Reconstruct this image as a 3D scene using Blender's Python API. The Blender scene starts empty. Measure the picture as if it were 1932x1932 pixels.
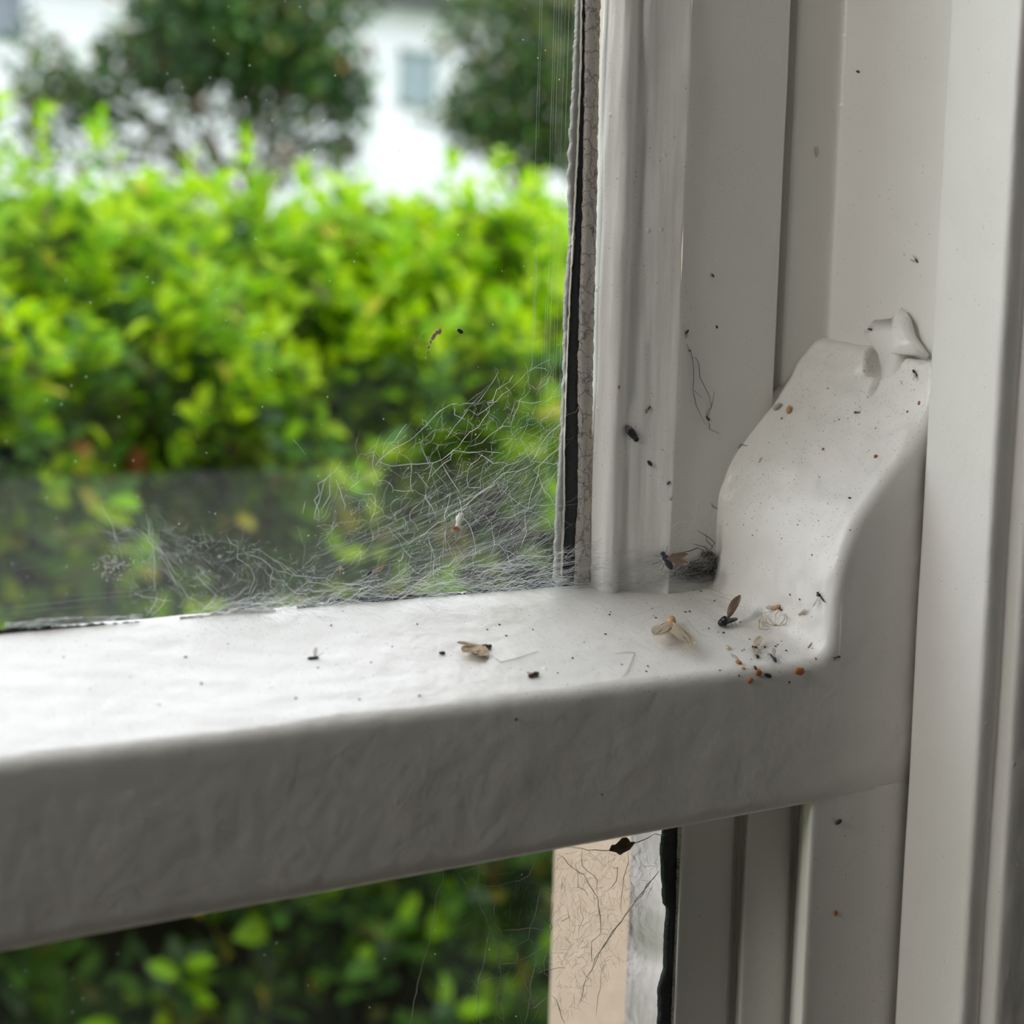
import bpy, math, random
import numpy as np
from mathutils import Vector, Matrix, noise
from mathutils.bvhtree import BVHTree

# ------------------------------------------------------------------ camera
# world: X along the window, Y out of the window, Z up; camera at the origin, metres
CX, CY, CZ = (0.81997903, -0.57169466, 0.02827747), (-0.04647719, -0.11573834, -0.99219177), (0.57050352, 0.81226218, -0.12147377)
F = 3572.0
cam_d = bpy.data.cameras.new('camera')
cam = bpy.data.objects.new('camera', cam_d)
bpy.context.scene.collection.objects.link(cam)
cam.matrix_world = Matrix(((CX[0], -CY[0], -CZ[0], 0), (CX[1], -CY[1], -CZ[1], 0), (CX[2], -CY[2], -CZ[2], 0), (0, 0, 0, 1)))
cam_d.sensor_width = 36.0
cam_d.lens = 36.0 * F / 1932.0
cam_d.clip_start = 0.02
cam_d.clip_end = 200
cam_d.dof.use_dof = True
cam_d.dof.focus_distance = 0.513
cam_d.dof.aperture_fstop = 12.0
S = bpy.context.scene
S.camera = cam

# ------------------------------------------------------------------ sky, added lights, exposure
S.view_settings.view_transform = 'Standard'
S.view_settings.look = 'None'
S.view_settings.gamma = 1.0
S.view_settings.use_curve_mapping = False
S.view_settings.exposure = 0.0
w = bpy.data.worlds.new('overcast_sky')
S.world = w
w.use_nodes = True
nt = w.node_tree
nt.nodes.clear()
o_ = nt.nodes.new('ShaderNodeOutputWorld')
bg = nt.nodes.new('ShaderNodeBackground')
tc = nt.nodes.new('ShaderNodeTexCoord')
sp = nt.nodes.new('ShaderNodeSeparateXYZ')
rp = nt.nodes.new('ShaderNodeValToRGB')
rp.color_ramp.elements[0].position = 0.0
rp.color_ramp.elements[0].color = (0.50, 0.53, 0.56, 1)
rp.color_ramp.elements[1].position = 0.75
rp.color_ramp.elements[1].color = (0.96, 0.98, 1.05, 1)
nt.links.new(tc.outputs['Generated'], sp.inputs[0])
nt.links.new(sp.outputs['Z'], rp.inputs[0])
nt.links.new(rp.outputs[0], bg.inputs['Color'])
bg.inputs['Strength'].default_value = 4.15
nt.links.new(bg.outputs[0], o_.inputs[0])

def area(name, loc, target, sx, sy, power, col):
    l = bpy.data.lights.new(name, 'AREA')
    l.shape = 'RECTANGLE'; l.size = sx; l.size_y = sy; l.energy = power; l.color = col
    o = bpy.data.objects.new(name, l)
    S.collection.objects.link(o)
    o.location = loc
    o.rotation_euler = (Vector(target) - Vector(loc)).to_track_quat('-Z', 'Y').to_euler()
    return o
# added fill lights: a left one for the woodwork, a weak overhead one
area('added_side_fill', (-1.9, 0.15, 0.80), (0.38, 0.36, -0.05), 0.30, 1.1, 23.0, (1.0, 0.975, 0.93))
area('added_overhead_fill', (0.1, -0.9, 1.5), (0.1, -0.9, 0.0), 0.5, 0.5, 0.2, (1.0, 0.9, 0.78))

sl = bpy.data.lights.new('added_desk_spot', 'SPOT')  # added spot that brightens the desk for its reflection in the glass
sl.energy = 18; sl.spot_size = math.radians(95); sl.spot_blend = 0.7; sl.shadow_soft_size = 0.08; sl.color = (1.0, 0.98, 0.95)
so = bpy.data.objects.new('added_desk_spot', sl); S.collection.objects.link(so); so.location = (0.70, -0.50, 0.62)

# ------------------------------------------------------------------ pixel helpers
c0 = 966.0
def ray(px, py):
    a, b = (px - c0) / F, (py - c0) / F
    return Vector((CX[0]*a + CY[0]*b + CZ[0], CX[1]*a + CY[1]*b + CZ[1], CX[2]*a + CY[2]*b + CZ[2])).normalized()
def onY(px, py, Y): r = ray(px, py); return r * (Y / r.y)
def onX(px, py, X): r = ray(px, py); return r * (X / r.x)

Yf, Ys, Yg, Yl = 0.36, 0.4073, 0.4178, 0.3845
SL = 0.2678

# ------------------------------------------------------------------ object helpers
def link(o, parent=None):
    S.collection.objects.link(o)
    if parent is not None:
        o.parent = parent
    return o
def tag(o, label=None, cat=None, group=None, kind=None):
    if label: o['label'] = label
    if cat: o['category'] = cat
    if group: o['group'] = group
    if kind: o['kind'] = kind
    return o
def empty(name, label=None, cat=None, group=None, kind=None, mat=None):
    o = bpy.data.objects.new(name, None)
    o.empty_display_size = 0.01
    link(o)
    if mat is not None: o.matrix_world = mat
    return tag(o, label, cat, group, kind)
def mesh(name, verts, faces, mats, parent=None, smooth=True, mi=None):
    me = bpy.data.meshes.new(name)
    me.from_pydata([tuple(v) for v in verts], [], faces)
    if not isinstance(mats, (list, tuple)): mats = [mats]
    for m in mats: me.materials.append(m)
    if mi is not None: me.polygons.foreach_set('material_index', mi)
    if smooth: me.polygons.foreach_set('use_smooth', [True] * len(me.polygons))
    me.update()
    return link(bpy.data.objects.new(name, me), parent)

class MB:
    def __init__(s): s.v = []; s.f = []
    def box(s, x0, x1, y0, y1, z0, z1):
        n = len(s.v)
        s.v += [(x0,y0,z0),(x1,y0,z0),(x1,y1,z0),(x0,y1,z0),(x0,y0,z1),(x1,y0,z1),(x1,y1,z1),(x0,y1,z1)]
        s.f += [(n,n+3,n+2,n+1),(n+4,n+5,n+6,n+7),(n,n+1,n+5,n+4),(n+1,n+2,n+6,n+5),(n+2,n+3,n+7,n+6),(n+3,n,n+4,n+7)]
        return s
    def grid(s, rows, closed=False):
        n = len(s.v); R = len(rows); C = len(rows[0])
        for r in rows: s.v += [tuple(p) for p in r]
        for i in range(R - 1):
            for j in range(C if closed else C - 1):
                k = (j + 1) % C
                s.f.append((n+i*C+j, n+i*C+k, n+(i+1)*C+k, n+(i+1)*C+j))
        return s
    def tube(s, pts, r, sides=3, taper=True):
        pts = [Vector(p) for p in pts]
        n = len(s.v); N = len(pts)
        up = Vector((0.13, 0.31, 0.94))
        for i, p in enumerate(pts):
            d = (pts[min(i+1, N-1)] - pts[max(i-1, 0)])
            if d.length < 1e-12: d = Vector((1, 0, 0))
            d.normalize()
            a = d.cross(up)
            if a.length < 1e-3: a = d.cross(Vector((1, 0, 0)))
            a.normalize(); b = d.cross(a)
            rr = r[i] if isinstance(r, (list, tuple)) else r
            if taper and (i == 0 or i == N-1): rr *= 0.45
            for k in range(sides):
                t = 2*math.pi*k/sides
                s.v.append(tuple(p + a*(math.cos(t)*rr) + b*(math.sin(t)*rr)))
        for i in range(N-1):
            for k in range(sides):
                q = (k+1) % sides
                s.f.append((n+i*sides+k, n+i*sides+q, n+(i+1)*sides+q, n+(i+1)*sides+k))
        s.f.append(tuple(n+k for k in range(sides))[::-1]); s.f.append(tuple(n+(N-1)*sides+k for k in range(sides)))
        return s
    def ball(s, c, r, seg=10, ring=7, rot=None, lump=0.0, seed=0.0):
        c = Vector(c)
        if not isinstance(r, (list, tuple)): r = (r, r, r)
        n = len(s.v)
        def P(th, ph):
            v = Vector((math.cos(ph)*r[0], math.sin(ph)*math.cos(th)*r[1], math.sin(ph)*math.sin(th)*r[2]))
            if lump:
                q = Vector((math.cos(ph), math.sin(ph)*math.cos(th), math.sin(ph)*math.sin(th)))
                v *= 1 + lump*noise.noise(q*1.7 + Vector((seed, seed*.7, 0)))
            if rot is not None: v = rot @ v
            return tuple(c + v)
        s.v.append(P(0, 0))
        for i in range(1, ring):
            for j in range(seg): s.v.append(P(2*math.pi*j/seg, math.pi*i/ring))
        s.v.append(P(0, math.pi))
        for j in range(seg):
            k = (j+1) % seg
            s.f.append((n, n+1+k, n+1+j))
            for i in range(ring-2):
                s.f.append((n+1+i*seg+j, n+1+i*seg+k, n+1+(i+1)*seg+k, n+1+(i+1)*seg+j))
            s.f.append((n+1+(ring-2)*seg+j, n+1+(ring-2)*seg+k, n+1+(ring-1)*seg))
        return s
    def build(s, name, mat, parent=None, smooth=True):
        return mesh(name, s.v, s.f, mat, parent, smooth)

def catmull(pts, per):
    P = [Vector(p) for p in pts]; out = []
    for i in range(len(P)-1):
        a, b, c, d = P[max(i-1, 0)], P[i], P[i+1], P[min(i+2, len(P)-1)]
        for k in range(per):
            t = k/per
            out.append(0.5*((2*b) + (c-a)*t + (2*a-5*b+4*c-d)*t*t + (3*b-a-3*c+d)*t**3))
    out.append(P[-1]); return out

# ------------------------------------------------------------------ materials
def newmat(name):
    m = bpy.data.materials.new(name); m.use_nodes = True
    t = m.node_tree; b = t.nodes['Principled BSDF']
    return m, t, b
def N(t, kind, **kw):
    n = t.nodes.new(kind)
    for k, v in kw.items():
        if k in n.inputs.keys(): n.inputs[k].default_value = v
        else: setattr(n, k, v)
    return n
def simple(name, col, rough=0.5, spec=0.5, bump=0, bscale=500, var=0.0, trans=0.0):
    m, t, b = newmat(name)
    b.inputs['Base Color'].default_value = (*col, 1); b.inputs['Roughness'].default_value = rough
    b.inputs['Specular IOR Level'].default_value = spec
    g = N(t, 'ShaderNodeNewGeometry')
    if bump or var:
        nz = N(t, 'ShaderNodeTexNoise', Scale=bscale, Detail=3.0); t.links.new(g.outputs['Position'], nz.inputs['Vector'])
    if bump:
        bp = N(t, 'ShaderNodeBump', Distance=bump, Strength=1.0); t.links.new(nz.outputs['Fac'], bp.inputs['Height']); t.links.new(bp.outputs[0], b.inputs['Normal'])
    if var:
        mx = N(t, 'ShaderNodeMix', data_type='RGBA')
        mx.inputs[6].default_value = (*[c*(1-var) for c in col], 1); mx.inputs[7].default_value = (*[min(1, c*(1+var)) for c in col], 1)
        t.links.new(nz.outputs['Fac'], mx.inputs[0]); t.links.new(mx.outputs[2], b.inputs['Base Color'])
    if trans:
        out = t.nodes['Material Output']
        tr = N(t, 'ShaderNodeBsdfTransparent'); ms = N(t, 'ShaderNodeMixShader'); ms.inputs[0].default_value = trans
        t.links.new(b.outputs[0], ms.inputs[1]); t.links.new(tr.outputs[0], ms.inputs[2]); t.links.new(ms.outputs[0], out.inputs[0])
    return m

def paint(name, col=(0.81, 0.79, 0.75), rough=0.34, lump=0.0006, lscale=90, streak=None, specks=0.0, speck_dens=0.5, wear=0.0, crack=0.0, settle=False):
    """glossy old paint: lumps, brush streaks along an axis, fine dark dirt specks"""
    m, t, b = newmat(name)
    L = t.links.new
    g = N(t, 'ShaderNodeNewGeometry')
    b.inputs['Roughness'].default_value = rough
    mp = N(t, 'ShaderNodeMapping'); L(g.outputs['Position'], mp.inputs['Vector'])
    mp.inputs['Scale'].default_value = streak or (1, 1, 1)
    n1 = N(t, 'ShaderNodeTexNoise', Scale=lscale, Detail=2.5, Roughness=0.45); L(mp.outputs[0], n1.inputs['Vector'])
    n2 = N(t, 'ShaderNodeTexNoise', Scale=900.0, Detail=2.0); L(g.outputs['Position'], n2.inputs['Vector'])
    v1 = N(t, 'ShaderNodeTexVoronoi', Scale=260.0); L(g.outputs['Position'], v1.inputs['Vector'])
    # little drips / pimples: few cells only
    r1 = N(t, 'ShaderNodeMapRange'); r1.inputs['From Min'].default_value = 0.0; r1.inputs['From Max'].default_value = 0.22
    r1.inputs['To Min'].default_value = 1.0; r1.inputs['To Max'].default_value = 0.0
    L(v1.outputs['Distance'], r1.inputs['Value'])
    sc = N(t, 'ShaderNodeSeparateColor'); L(v1.outputs['Color'], sc.inputs[0])
    gt = N(t, 'ShaderNodeMath', operation='GREATER_THAN'); gt.inputs[1].default_value = 0.93; L(sc.outputs[0], gt.inputs[0])
    pm = N(t, 'ShaderNodeMath', operation='MULTIPLY'); L(r1.outputs[0], pm.inputs[0]); L(gt.outputs[0], pm.inputs[1])
    h1 = N(t, 'ShaderNodeMath', operation='MULTIPLY_ADD'); h1.inputs[1].default_value = 0.14 if settle else 0.05; L(n2.outputs['Fac'], h1.inputs[0]); L(n1.outputs['Fac'], h1.inputs[2])
    h2 = N(t, 'ShaderNodeMath', operation='MULTIPLY_ADD'); h2.inputs[1].default_value = 0.35; L(pm.outputs[0], h2.inputs[0]); L(h1.outputs[0], h2.inputs[2])
    bp = N(t, 'ShaderNodeBump', Distance=lump, Strength=1.0); L(h2.outputs[0], bp.inputs['Height'])
    L(bp.outputs[0], b.inputs['Normal'])
    # colour: faint mottling
    n3 = N(t, 'ShaderNodeTexNoise', Scale=55.0, Detail=3.0); L(g.outputs['Position'], n3.inputs['Vector'])
    mx = N(t, 'ShaderNodeMix', data_type='RGBA'); L(n3.outputs['Fac'], mx.inputs[0])
    mx.inputs[6].default_value = (*[c*0.955 for c in col], 1); mx.inputs[7].default_value = (*[min(.9, c*1.03) for c in col], 1)
    cur = mx.outputs[2]
    if specks:
        for scl, rad, dens in ((800.0, 0.17, 1-0.20*speck_dens), (1800.0, 0.23, 1-0.36*speck_dens)):
            v = N(t, 'ShaderNodeTexVoronoi', Scale=scl); L(g.outputs['Position'], v.inputs['Vector'])
            s2 = N(t, 'ShaderNodeSeparateColor'); L(v.outputs['Color'], s2.inputs[0])
            lt = N(t, 'ShaderNodeMath', operation='LESS_THAN'); lt.inputs[1].default_value = rad; L(v.outputs['Distance'], lt.inputs[0])
            g2 = N(t, 'ShaderNodeMath', operation='GREATER_THAN'); L(s2.outputs[1], g2.inputs[0])
            nd = N(t, 'ShaderNodeTexNoise', Scale=45.0, Detail=2.0); L(g.outputs['Position'], nd.inputs['Vector'])
            md = N(t, 'ShaderNodeMapRange'); md.inputs['From Min'].default_value = 0.35; md.inputs['From Max'].default_value = 0.7
            md.inputs['To Min'].default_value = min(1.0, dens+0.10); md.inputs['To Max'].default_value = dens-0.05
            L(nd.outputs['Fac'], md.inputs['Value']); L(md.outputs[0], g2.inputs[1])
            mm = N(t, 'ShaderNodeMath', operation='MULTIPLY'); L(lt.outputs[0], mm.inputs[0]); L(g2.outputs[0], mm.inputs[1])
            m3 = N(t, 'ShaderNodeMath', operation='MULTIPLY'); m3.inputs[1].default_value = specks; L(mm.outputs[0], m3.inputs[0])
            if settle:
                sn = N(t, 'ShaderNodeSeparateXYZ'); L(g.outputs['True Normal'], sn.inputs[0])
                an = N(t, 'ShaderNodeMath', operation='GREATER_THAN'); an.inputs[1].default_value = 0.12; L(sn.outputs[2], an.inputs[0])
                mk = N(t, 'ShaderNodeMath', operation='MULTIPLY'); L(m3.outputs[0], mk.inputs[0]); L(an.outputs[0], mk.inputs[1]); m3 = mk
            k = N(t, 'ShaderNodeMix', data_type='RGBA'); L(m3.outputs[0], k.inputs[0]); L(cur, k.inputs[6]); k.inputs[7].default_value = (0.07, 0.06, 0.055, 1)
            cur = k.outputs[2]
    if wear:
        n4 = N(t, 'ShaderNodeTexNoise', Scale=700.0, Detail=4.0, Roughness=0.65)
        m4 = N(t, 'ShaderNodeMapping'); m4.inputs['Scale'].default_value = (1, 1, 0.35); L(g.outputs['Position'], m4.inputs['Vector']); L(m4.outputs[0], n4.inputs['Vector'])
        r4 = N(t, 'ShaderNodeMapRange'); r4.inputs['From Min'].default_value = 0.56; r4.inputs['From Max'].default_value = 0.72
        r4.inputs['To Max'].default_value = wear; L(n4.outputs['Fac'], r4.inputs['Value'])
        k = N(t, 'ShaderNodeMix', data_type='RGBA'); L(r4.outputs[0], k.inputs[0]); L(cur, k.inputs[6]); k.inputs[7].default_value = (0.10, 0.075, 0.06, 1)
        cur = k.outputs[2]
    if crack:
        vc = N(t, 'ShaderNodeTexVoronoi', Scale=170.0, feature='DISTANCE_TO_EDGE')
        nq = N(t, 'ShaderNodeTexNoise', Scale=400.0, Detail=3.0); L(g.outputs['Position'], nq.inputs['Vector'])
        va = N(t, 'ShaderNodeVectorMath', operation='SCALE'); va.inputs['Scale'].default_value = 0.004; L(nq.outputs['Color'], va.inputs[0])
        vb = N(t, 'ShaderNodeVectorMath', operation='ADD'); L(g.outputs['Position'], vb.inputs[0]); L(va.outputs[0], vb.inputs[1]); L(vb.outputs[0], vc.inputs['Vector'])
        lt = N(t, 'ShaderNodeMath', operation='LESS_THAN'); lt.inputs[1].default_value = 0.035; L(vc.outputs['Distance'], lt.inputs[0])
        mu = N(t, 'ShaderNodeMath', operation='MULTIPLY'); mu.inputs[1].default_value = crack; L(lt.outputs[0], mu.inputs[0])
        k = N(t, 'ShaderNodeMix', data_type='RGBA'); L(mu.outputs[0], k.inputs[0]); L(cur, k.inputs[6]); k.inputs[7].default_value = (0.05, 0.04, 0.035, 1)
        cur = k.outputs[2]
    L(cur, b.inputs['Base Color'])
    return m

M_rail = paint('gloss_paint_rail', lump=0.0004, lscale=160, specks=0.7, speck_dens=0.5, settle=True)
M_stile = paint('gloss_paint_moulding', lump=0.0012, lscale=80, streak=(2.2, 2.2, 0.22), specks=0.5, speck_dens=0.25)
M_jamb = paint('gloss_paint_jamb', col=(0.79, 0.77, 0.73), lump=0.0004, lscale=60, streak=(1, 1, 0.45), specks=0.4, speck_dens=0.12)
M_bead = paint('gloss_paint_bead', lump=0.0007, lscale=120, streak=(1, 1, 0.5), specks=0.3, speck_dens=0.08)
M_dirty = paint('grimy_cracked_paint', col=(0.62, 0.57, 0.52), rough=0.7, lump=0.0004, lscale=500, specks=0.85, speck_dens=1.4, wear=0.9, crack=0.45)
M_putty = simple('black_putty', (0.035, 0.042, 0.045), 0.55, 0.4, bump=0.0003, bscale=900, var=0.5)
M_smear = simple('grey_paint_smear', (0.46, 0.46, 0.44), 0.4, 0.5, bump=0.0002, bscale=700, var=0.15)
M_whitesmear = simple('brushed_white_paint', (0.50, 0.445, 0.42), 0.6, 0.4, bump=0.0002, bscale=300, var=0.2)
M_flake = simple('paint_edge_flake', (0.74, 0.70, 0.62), 0.5, 0.4, bump=0.0002, bscale=900)

def glassmat(name, film, top=None):
    """clear pane with a thin film of dust: reflection by angle, the rest passes through"""
    m = bpy.data.materials.new(name); m.use_nodes = True; t = m.node_tree; L = t.links.new
    t.nodes.clear()
    out = N(t, 'ShaderNodeOutputMaterial')
    g = N(t, 'ShaderNodeNewGeometry')
    d = N(t, 'ShaderNodeVectorMath', operation='DOT_PRODUCT'); L(g.outputs['Normal'], d.inputs[0]); L(g.outputs['Incoming'], d.inputs[1])
    ab = N(t, 'ShaderNodeMath', operation='ABSOLUTE'); L(d.outputs['Value'], ab.inputs[0])
    om = N(t, 'ShaderNodeMath', operation='SUBTRACT'); om.inputs[0].default_value = 1.0; L(ab.outputs[0], om.inputs[1])
    pw = N(t, 'ShaderNodeMath', operation='POWER'); pw.inputs[1].default_value = 5.0; L(om.outputs[0], pw.inputs[0])
    fr = N(t, 'ShaderNodeMath', operation='MULTIPLY_ADD'); fr.inputs[1].default_value = 0.955; fr.inputs[2].default_value = 0.045; L(pw.outputs[0], fr.inputs[0])
    tr = N(t, 'ShaderNodeBsdfTransparent'); tr.inputs[0].default_value = (0.975, 0.985, 0.98, 1)
    gl = N(t, 'ShaderNodeBsdfGlossy'); gl.inputs['Roughness'].default_value = 0.0; gl.inputs[0].default_value = (1, 1, 1, 1)
    m1 = N(t, 'ShaderNodeMixShader'); L(fr.outputs[0], m1.inputs[0]); L(tr.outputs[0], m1.inputs[1]); L(gl.outputs[0], m1.inputs[2])
    df = N(t, 'ShaderNodeBsdfDiffuse'); df.inputs[0].default_value = (0.75, 0.78, 0.76, 1)
    tl = N(t, 'ShaderNodeBsdfTranslucent'); tl.inputs[0].default_value = (0.75, 0.78, 0.76, 1)
    md = N(t, 'ShaderNodeMixShader'); md.inputs[0].default_value = 0.5; L(df.outputs[0], md.inputs[1]); L(tl.outputs[0], md.inputs[2])
    nz = N(t, 'ShaderNodeTexNoise', Scale=26.0, Detail=6.0, Roughness=0.6); L(g.outputs['Position'], nz.inputs['Vector'])
    ra = N(t, 'ShaderNodeMapRange'); ra.inputs['From Min'].default_value = 0.45; ra.inputs['From Max'].default_value = 0.75; ra.inputs['To Max'].default_value = film
    L(nz.outputs['Fac'], ra.inputs['Value'])
    # dust specks
    v = N(t, 'ShaderNodeTexVoronoi', Scale=420.0); L(g.outputs['Position'], v.inputs['Vector'])
    lt = N(t, 'ShaderNodeMath', operation='LESS_THAN'); lt.inputs[1].default_value = 0.10; L(v.outputs['Distance'], lt.inputs[0])
    s2 = N(t, 'ShaderNodeSeparateColor'); L(v.outputs['Color'], s2.inputs[0])
    g2 = N(t, 'ShaderNodeMath', operation='GREATER_THAN'); g2.inputs[1].default_value = 0.90; L(s2.outputs[0], g2.inputs[0])
    mm = N(t, 'ShaderNodeMath', operation='MULTIPLY'); L(lt.outputs[0], mm.inputs[0]); L(g2.outputs[0], mm.inputs[1])
    m3 = N(t, 'ShaderNodeMath', operation='MULTIPLY_ADD'); m3.inputs[1].default_value = 0.45; L(mm.outputs[0], m3.inputs[0]); L(ra.outputs[0], m3.inputs[2])
    cur = m3.outputs[0]
    if top is not None:   # grime that has collected along the foot of the pane
        sx = N(t, 'ShaderNodeSeparateXYZ'); L(g.outputs['Position'], sx.inputs[0])
        rz = N(t, 'ShaderNodeMapRange'); rz.inputs['From Min'].default_value = top; rz.inputs['From Max'].default_value = top - 0.035
        rz.inputs['To Max'].default_value = 0.035; L(sx.outputs[2], rz.inputs['Value'])
        mz = N(t, 'ShaderNodeMath', operation='MULTIPLY'); L(rz.outputs[0], mz.inputs[0]); L(nz.outputs['Fac'], mz.inputs[1])
        ad = N(t, 'ShaderNodeMath', operation='ADD'); L(cur, ad.inputs[0]); L(mz.outputs[0], ad.inputs[1]); cur = ad.outputs[0]
    m2 = N(t, 'ShaderNodeMixShader'); L(cur, m2.inputs[0]); L(m1.outputs[0], m2.inputs[1]); L(md.outputs[0], m2.inputs[2])
    L(m2.outputs[0], out.inputs[0])
    return m
M_glass_up = glassmat('dusty_glass_upper', 0.018, -0.05)
M_glass_lo = glassmat('dusty_glass_lower', 0.02)

# ------------------------------------------------------------------ the window: rail with ogee bracket
WIN = empty('window_1', 'old white-painted sash window with thick rail, ogee corner bracket and grimy panes', 'window', kind='structure')
XL = -1.05        # left end of the window
front = [(.3400,-.0990),(.3490,-.0990),(.3548,-.0982),(.3578,-.0955),(.3587,-.0905),(.3590,-.0852),(.3596,-.078),(.3619,-.0703),(.3659,-.0626),(.3723,-.055),(.3818,-.0459),(.388,-.0395),(.3918,-.033),(.3940,-.0265),(.3950,-.0218),(.3966,-.0198),(.3990,-.0194),(.4040,-.0196)]
back  = [(.3400,-.0864),(.3480,-.0864),(.3540,-.0860),(.3570,-.0836),(.3577,-.0790),(.3579,-.0741),(.3582,-.0618),(.3604,-.0543),(.3644,-.0475),(.3721,-.0393),(.3820,-.0302),(.3878,-.0225),(.3917,-.0185),(.3936,-.0168),(.3948,-.0155),(.3966,-.0148),(.3990,-.0146),(.4040,-.0146)]
fr = catmull([(a, b, 0) for a, b in front], 5); bk = catmull([(a, b, 0) for a, b in back], 5)
xs = [XL, -0.7, -0.4, -0.2] + [0.0 + 0.004*i for i in range(85)]
prof = [((x, -.0990), (x, -.0864)) for x in xs if x < .3395] + [((a.x, a.y), (b.x, b.y)) for a, b in zip(fr, bk)]
def notch(Y):
    P = [(.3600,9),(.3740,9),(.3744,-.0193),(.3752,-.0222),(.3800,-.0250),(.3805,-.0300),(.3812,-.0296),(.3818,-.0246),(.3862,-.0243),(.3870,-.0225),(.3885,-.0176),(.3890,9),(.5,9)]
    for (a, za), (b, zb) in zip(P, P[1:]):
        if a <= Y <= b:
            if za > 1 or zb > 1: return 9
            return za + (zb-za)*(Y-a)/(b-a)
    return 9
R0 = 0.0030
rows = []
NP = len(prof)
for i, (f_, b_) in enumerate(prof):
    (xa, za), (xb, zb) = f_, b_
    p0, p1 = prof[max(i-1, 0)][0], prof[min(i+1, NP-1)][0]
    tx, tz = p1[0]-p0[0], p1[1]-p0[1]; l = math.hypot(tx, tz); n = (-tz/l, tx/l)     # out of the body
    Yb = 0.4185 if xa < .356 else 0.4105
    NV = 90
    row = []
    for j in range(NV+1):
        Y = Yb + (Yf + R0 - Yb)*j/NV
        k = (Y-Yf)/(Ys-Yf); x = xa + (xb-xa)*k; z = za + (zb-za)*k
        zn = notch(Y)
        if xa > .372 and z > zn:
            x += (z-zn)*0.45; z = zn + (z-zn)*0.04
        # lumps of old paint
        q = Vector((x*160, Y*160, z*160))
        d = noise.noise(q)*0.00022 + noise.noise(q*0.3)*0.0003
        if xa > .350: d += noise.noise(Vector((q.x*2.2, q.y*5.5, q.z*2.2)))*0.00016 + noise.noise(q*1.9)*0.00038 + noise.noise(q*0.8)*0.0006
        row.append((x + n[0]*d, Y, z + n[1]*d))
    for kk in range(1, 8):
        th = math.pi/2*kk/7
        Y = Yf + R0*(1-math.sin(th)); off = R0*(1-math.cos(th))
        k = (Y-Yf)/(Ys-Yf); x = xa + (xb-xa)*k; z = za + (zb-za)*k
        d = noise.noise(Vector((x*160, Y*160, z*160)))*0.00022
        row.append((x - n[0]*off + n[0]*d, Y - noise.noise(Vector((x*90, 3, z*90)))*0.0002, z - n[1]*off + n[1]*d))
    lx, ly, lz = row[-1]
    for kk in range(1, 13):
        z = lz + (-.1370-lz)*kk/12
        row.append((lx, Yf + (ly-Yf)*(1-kk/12)**4 - noise.noise(Vector((lx*60, 7, z*60)))*0.0003*min(1, kk/4), z))
    row.append((lx, Yf+.0006, -.1379)); row.append((lx, Yf+.003, -.1386)); row.append((lx, Yf+.02, -.1388)); row.append((lx, 0.41, -.1388))
    rows.append(row)
mb = MB().grid(rows)
rail = mb.build('rail', M_rail, WIN)
rail['label'] = 'thick white rail sweeping up into a notched ogee bracket'

# vertical members: (X, Y) outline swept along Z
def zlist(a, b, lo=-0.27, hi=0.10, fine=0.003, coarse=0.06):
    out = []; z = a
    while z < b:
        out.append(z); z += fine if lo < z < hi else coarse
    return out + [b]
def vert(name, prof2, z0, z1, mat, parent=WIN, amp=0.0003, ns=(120, 120, 25), fn=None):
    P = catmull([(a, b, 0) for a, b in prof2], 3) if fn is None else [Vector((a, b, 0)) for a, b in prof2]
    rows = []
    for z in zlist(z0, z1):
        row = []
        for i, p in enumerate(P):
            t = P[min(i+1, len(P)-1)] - P[max(i-1, 0)]; t.normalize(); n = Vector((-t.y, t.x, 0)) if False else Vector((t.y, -t.x, 0))
            q = Vector((p.x*ns[0], p.y*ns[1], z*ns[2]))
            d = (noise.noise(q) + 0.5*noise.noise(q*2.3))*amp
            row.append((p.x + n.x*d, p.y + n.y*d, z))
        rows.append(row)
    return MB().grid(rows).build(name, mat, parent)

up = [(.3196,.4185),(.31965,.4165),(.3198,.4140),(.3202,.4120),(.3209,.4106),(.3222,.4098),(.3238,.4099),(.3252,.4108),(.3262,.4110),(.3275,.4105),(.3300,.4097),(.3330,.4090),(.3360,.4081),(.3385,.4070),(.3398,.4062),(.34045,.4063),(.3409,.4070),(.3412,.40735),(.350,.4073),(.360,.4073),(.372,.4073),(.3760,.4074),(.3776,.4078),(.3786,.4088),(.3790,.4110),(.3790,.420)]
vert('moulding', up[:18], -0.098, 1.15, M_stile, amp=0.0008)['label'] = 'lumpy bright moulded edge of the stile'
vert('upper_stile', up[17:], -0.098, 1.15, M_jamb, amp=0.0003, ns=(50, 50, 16))
def gp(px, Y, py=1560): return (onY(px, py, Y).x, Y)
lo = [gp(1284,.3850), gp(1286,.3815), gp(1292,.3806), gp(1310,.3803), gp(1345,.3795), gp(1380,.3788), gp(1386,.3796), gp(1391,.3815), gp(1400,.3815), gp(1407,.3770), gp(1412,.3745), gp(1425,.3738), gp(1460,.3728), gp(1486,.3722), gp(1493,.3732), gp(1499,.3745), gp(1506,.3735), gp(1511,.3680), gp(1515,.3640), gp(1521,.3622), gp(1529,.3606), gp(1536,.3601), (.3575,.36), (.362,.36), (.370,.36), (.378,.36), (.385,.36), (.3895,.3602), (.3960,.3604)]
vert('lower_stile', lo, -0.80, -0.1365, M_jamb, amp=0.0002)
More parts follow.
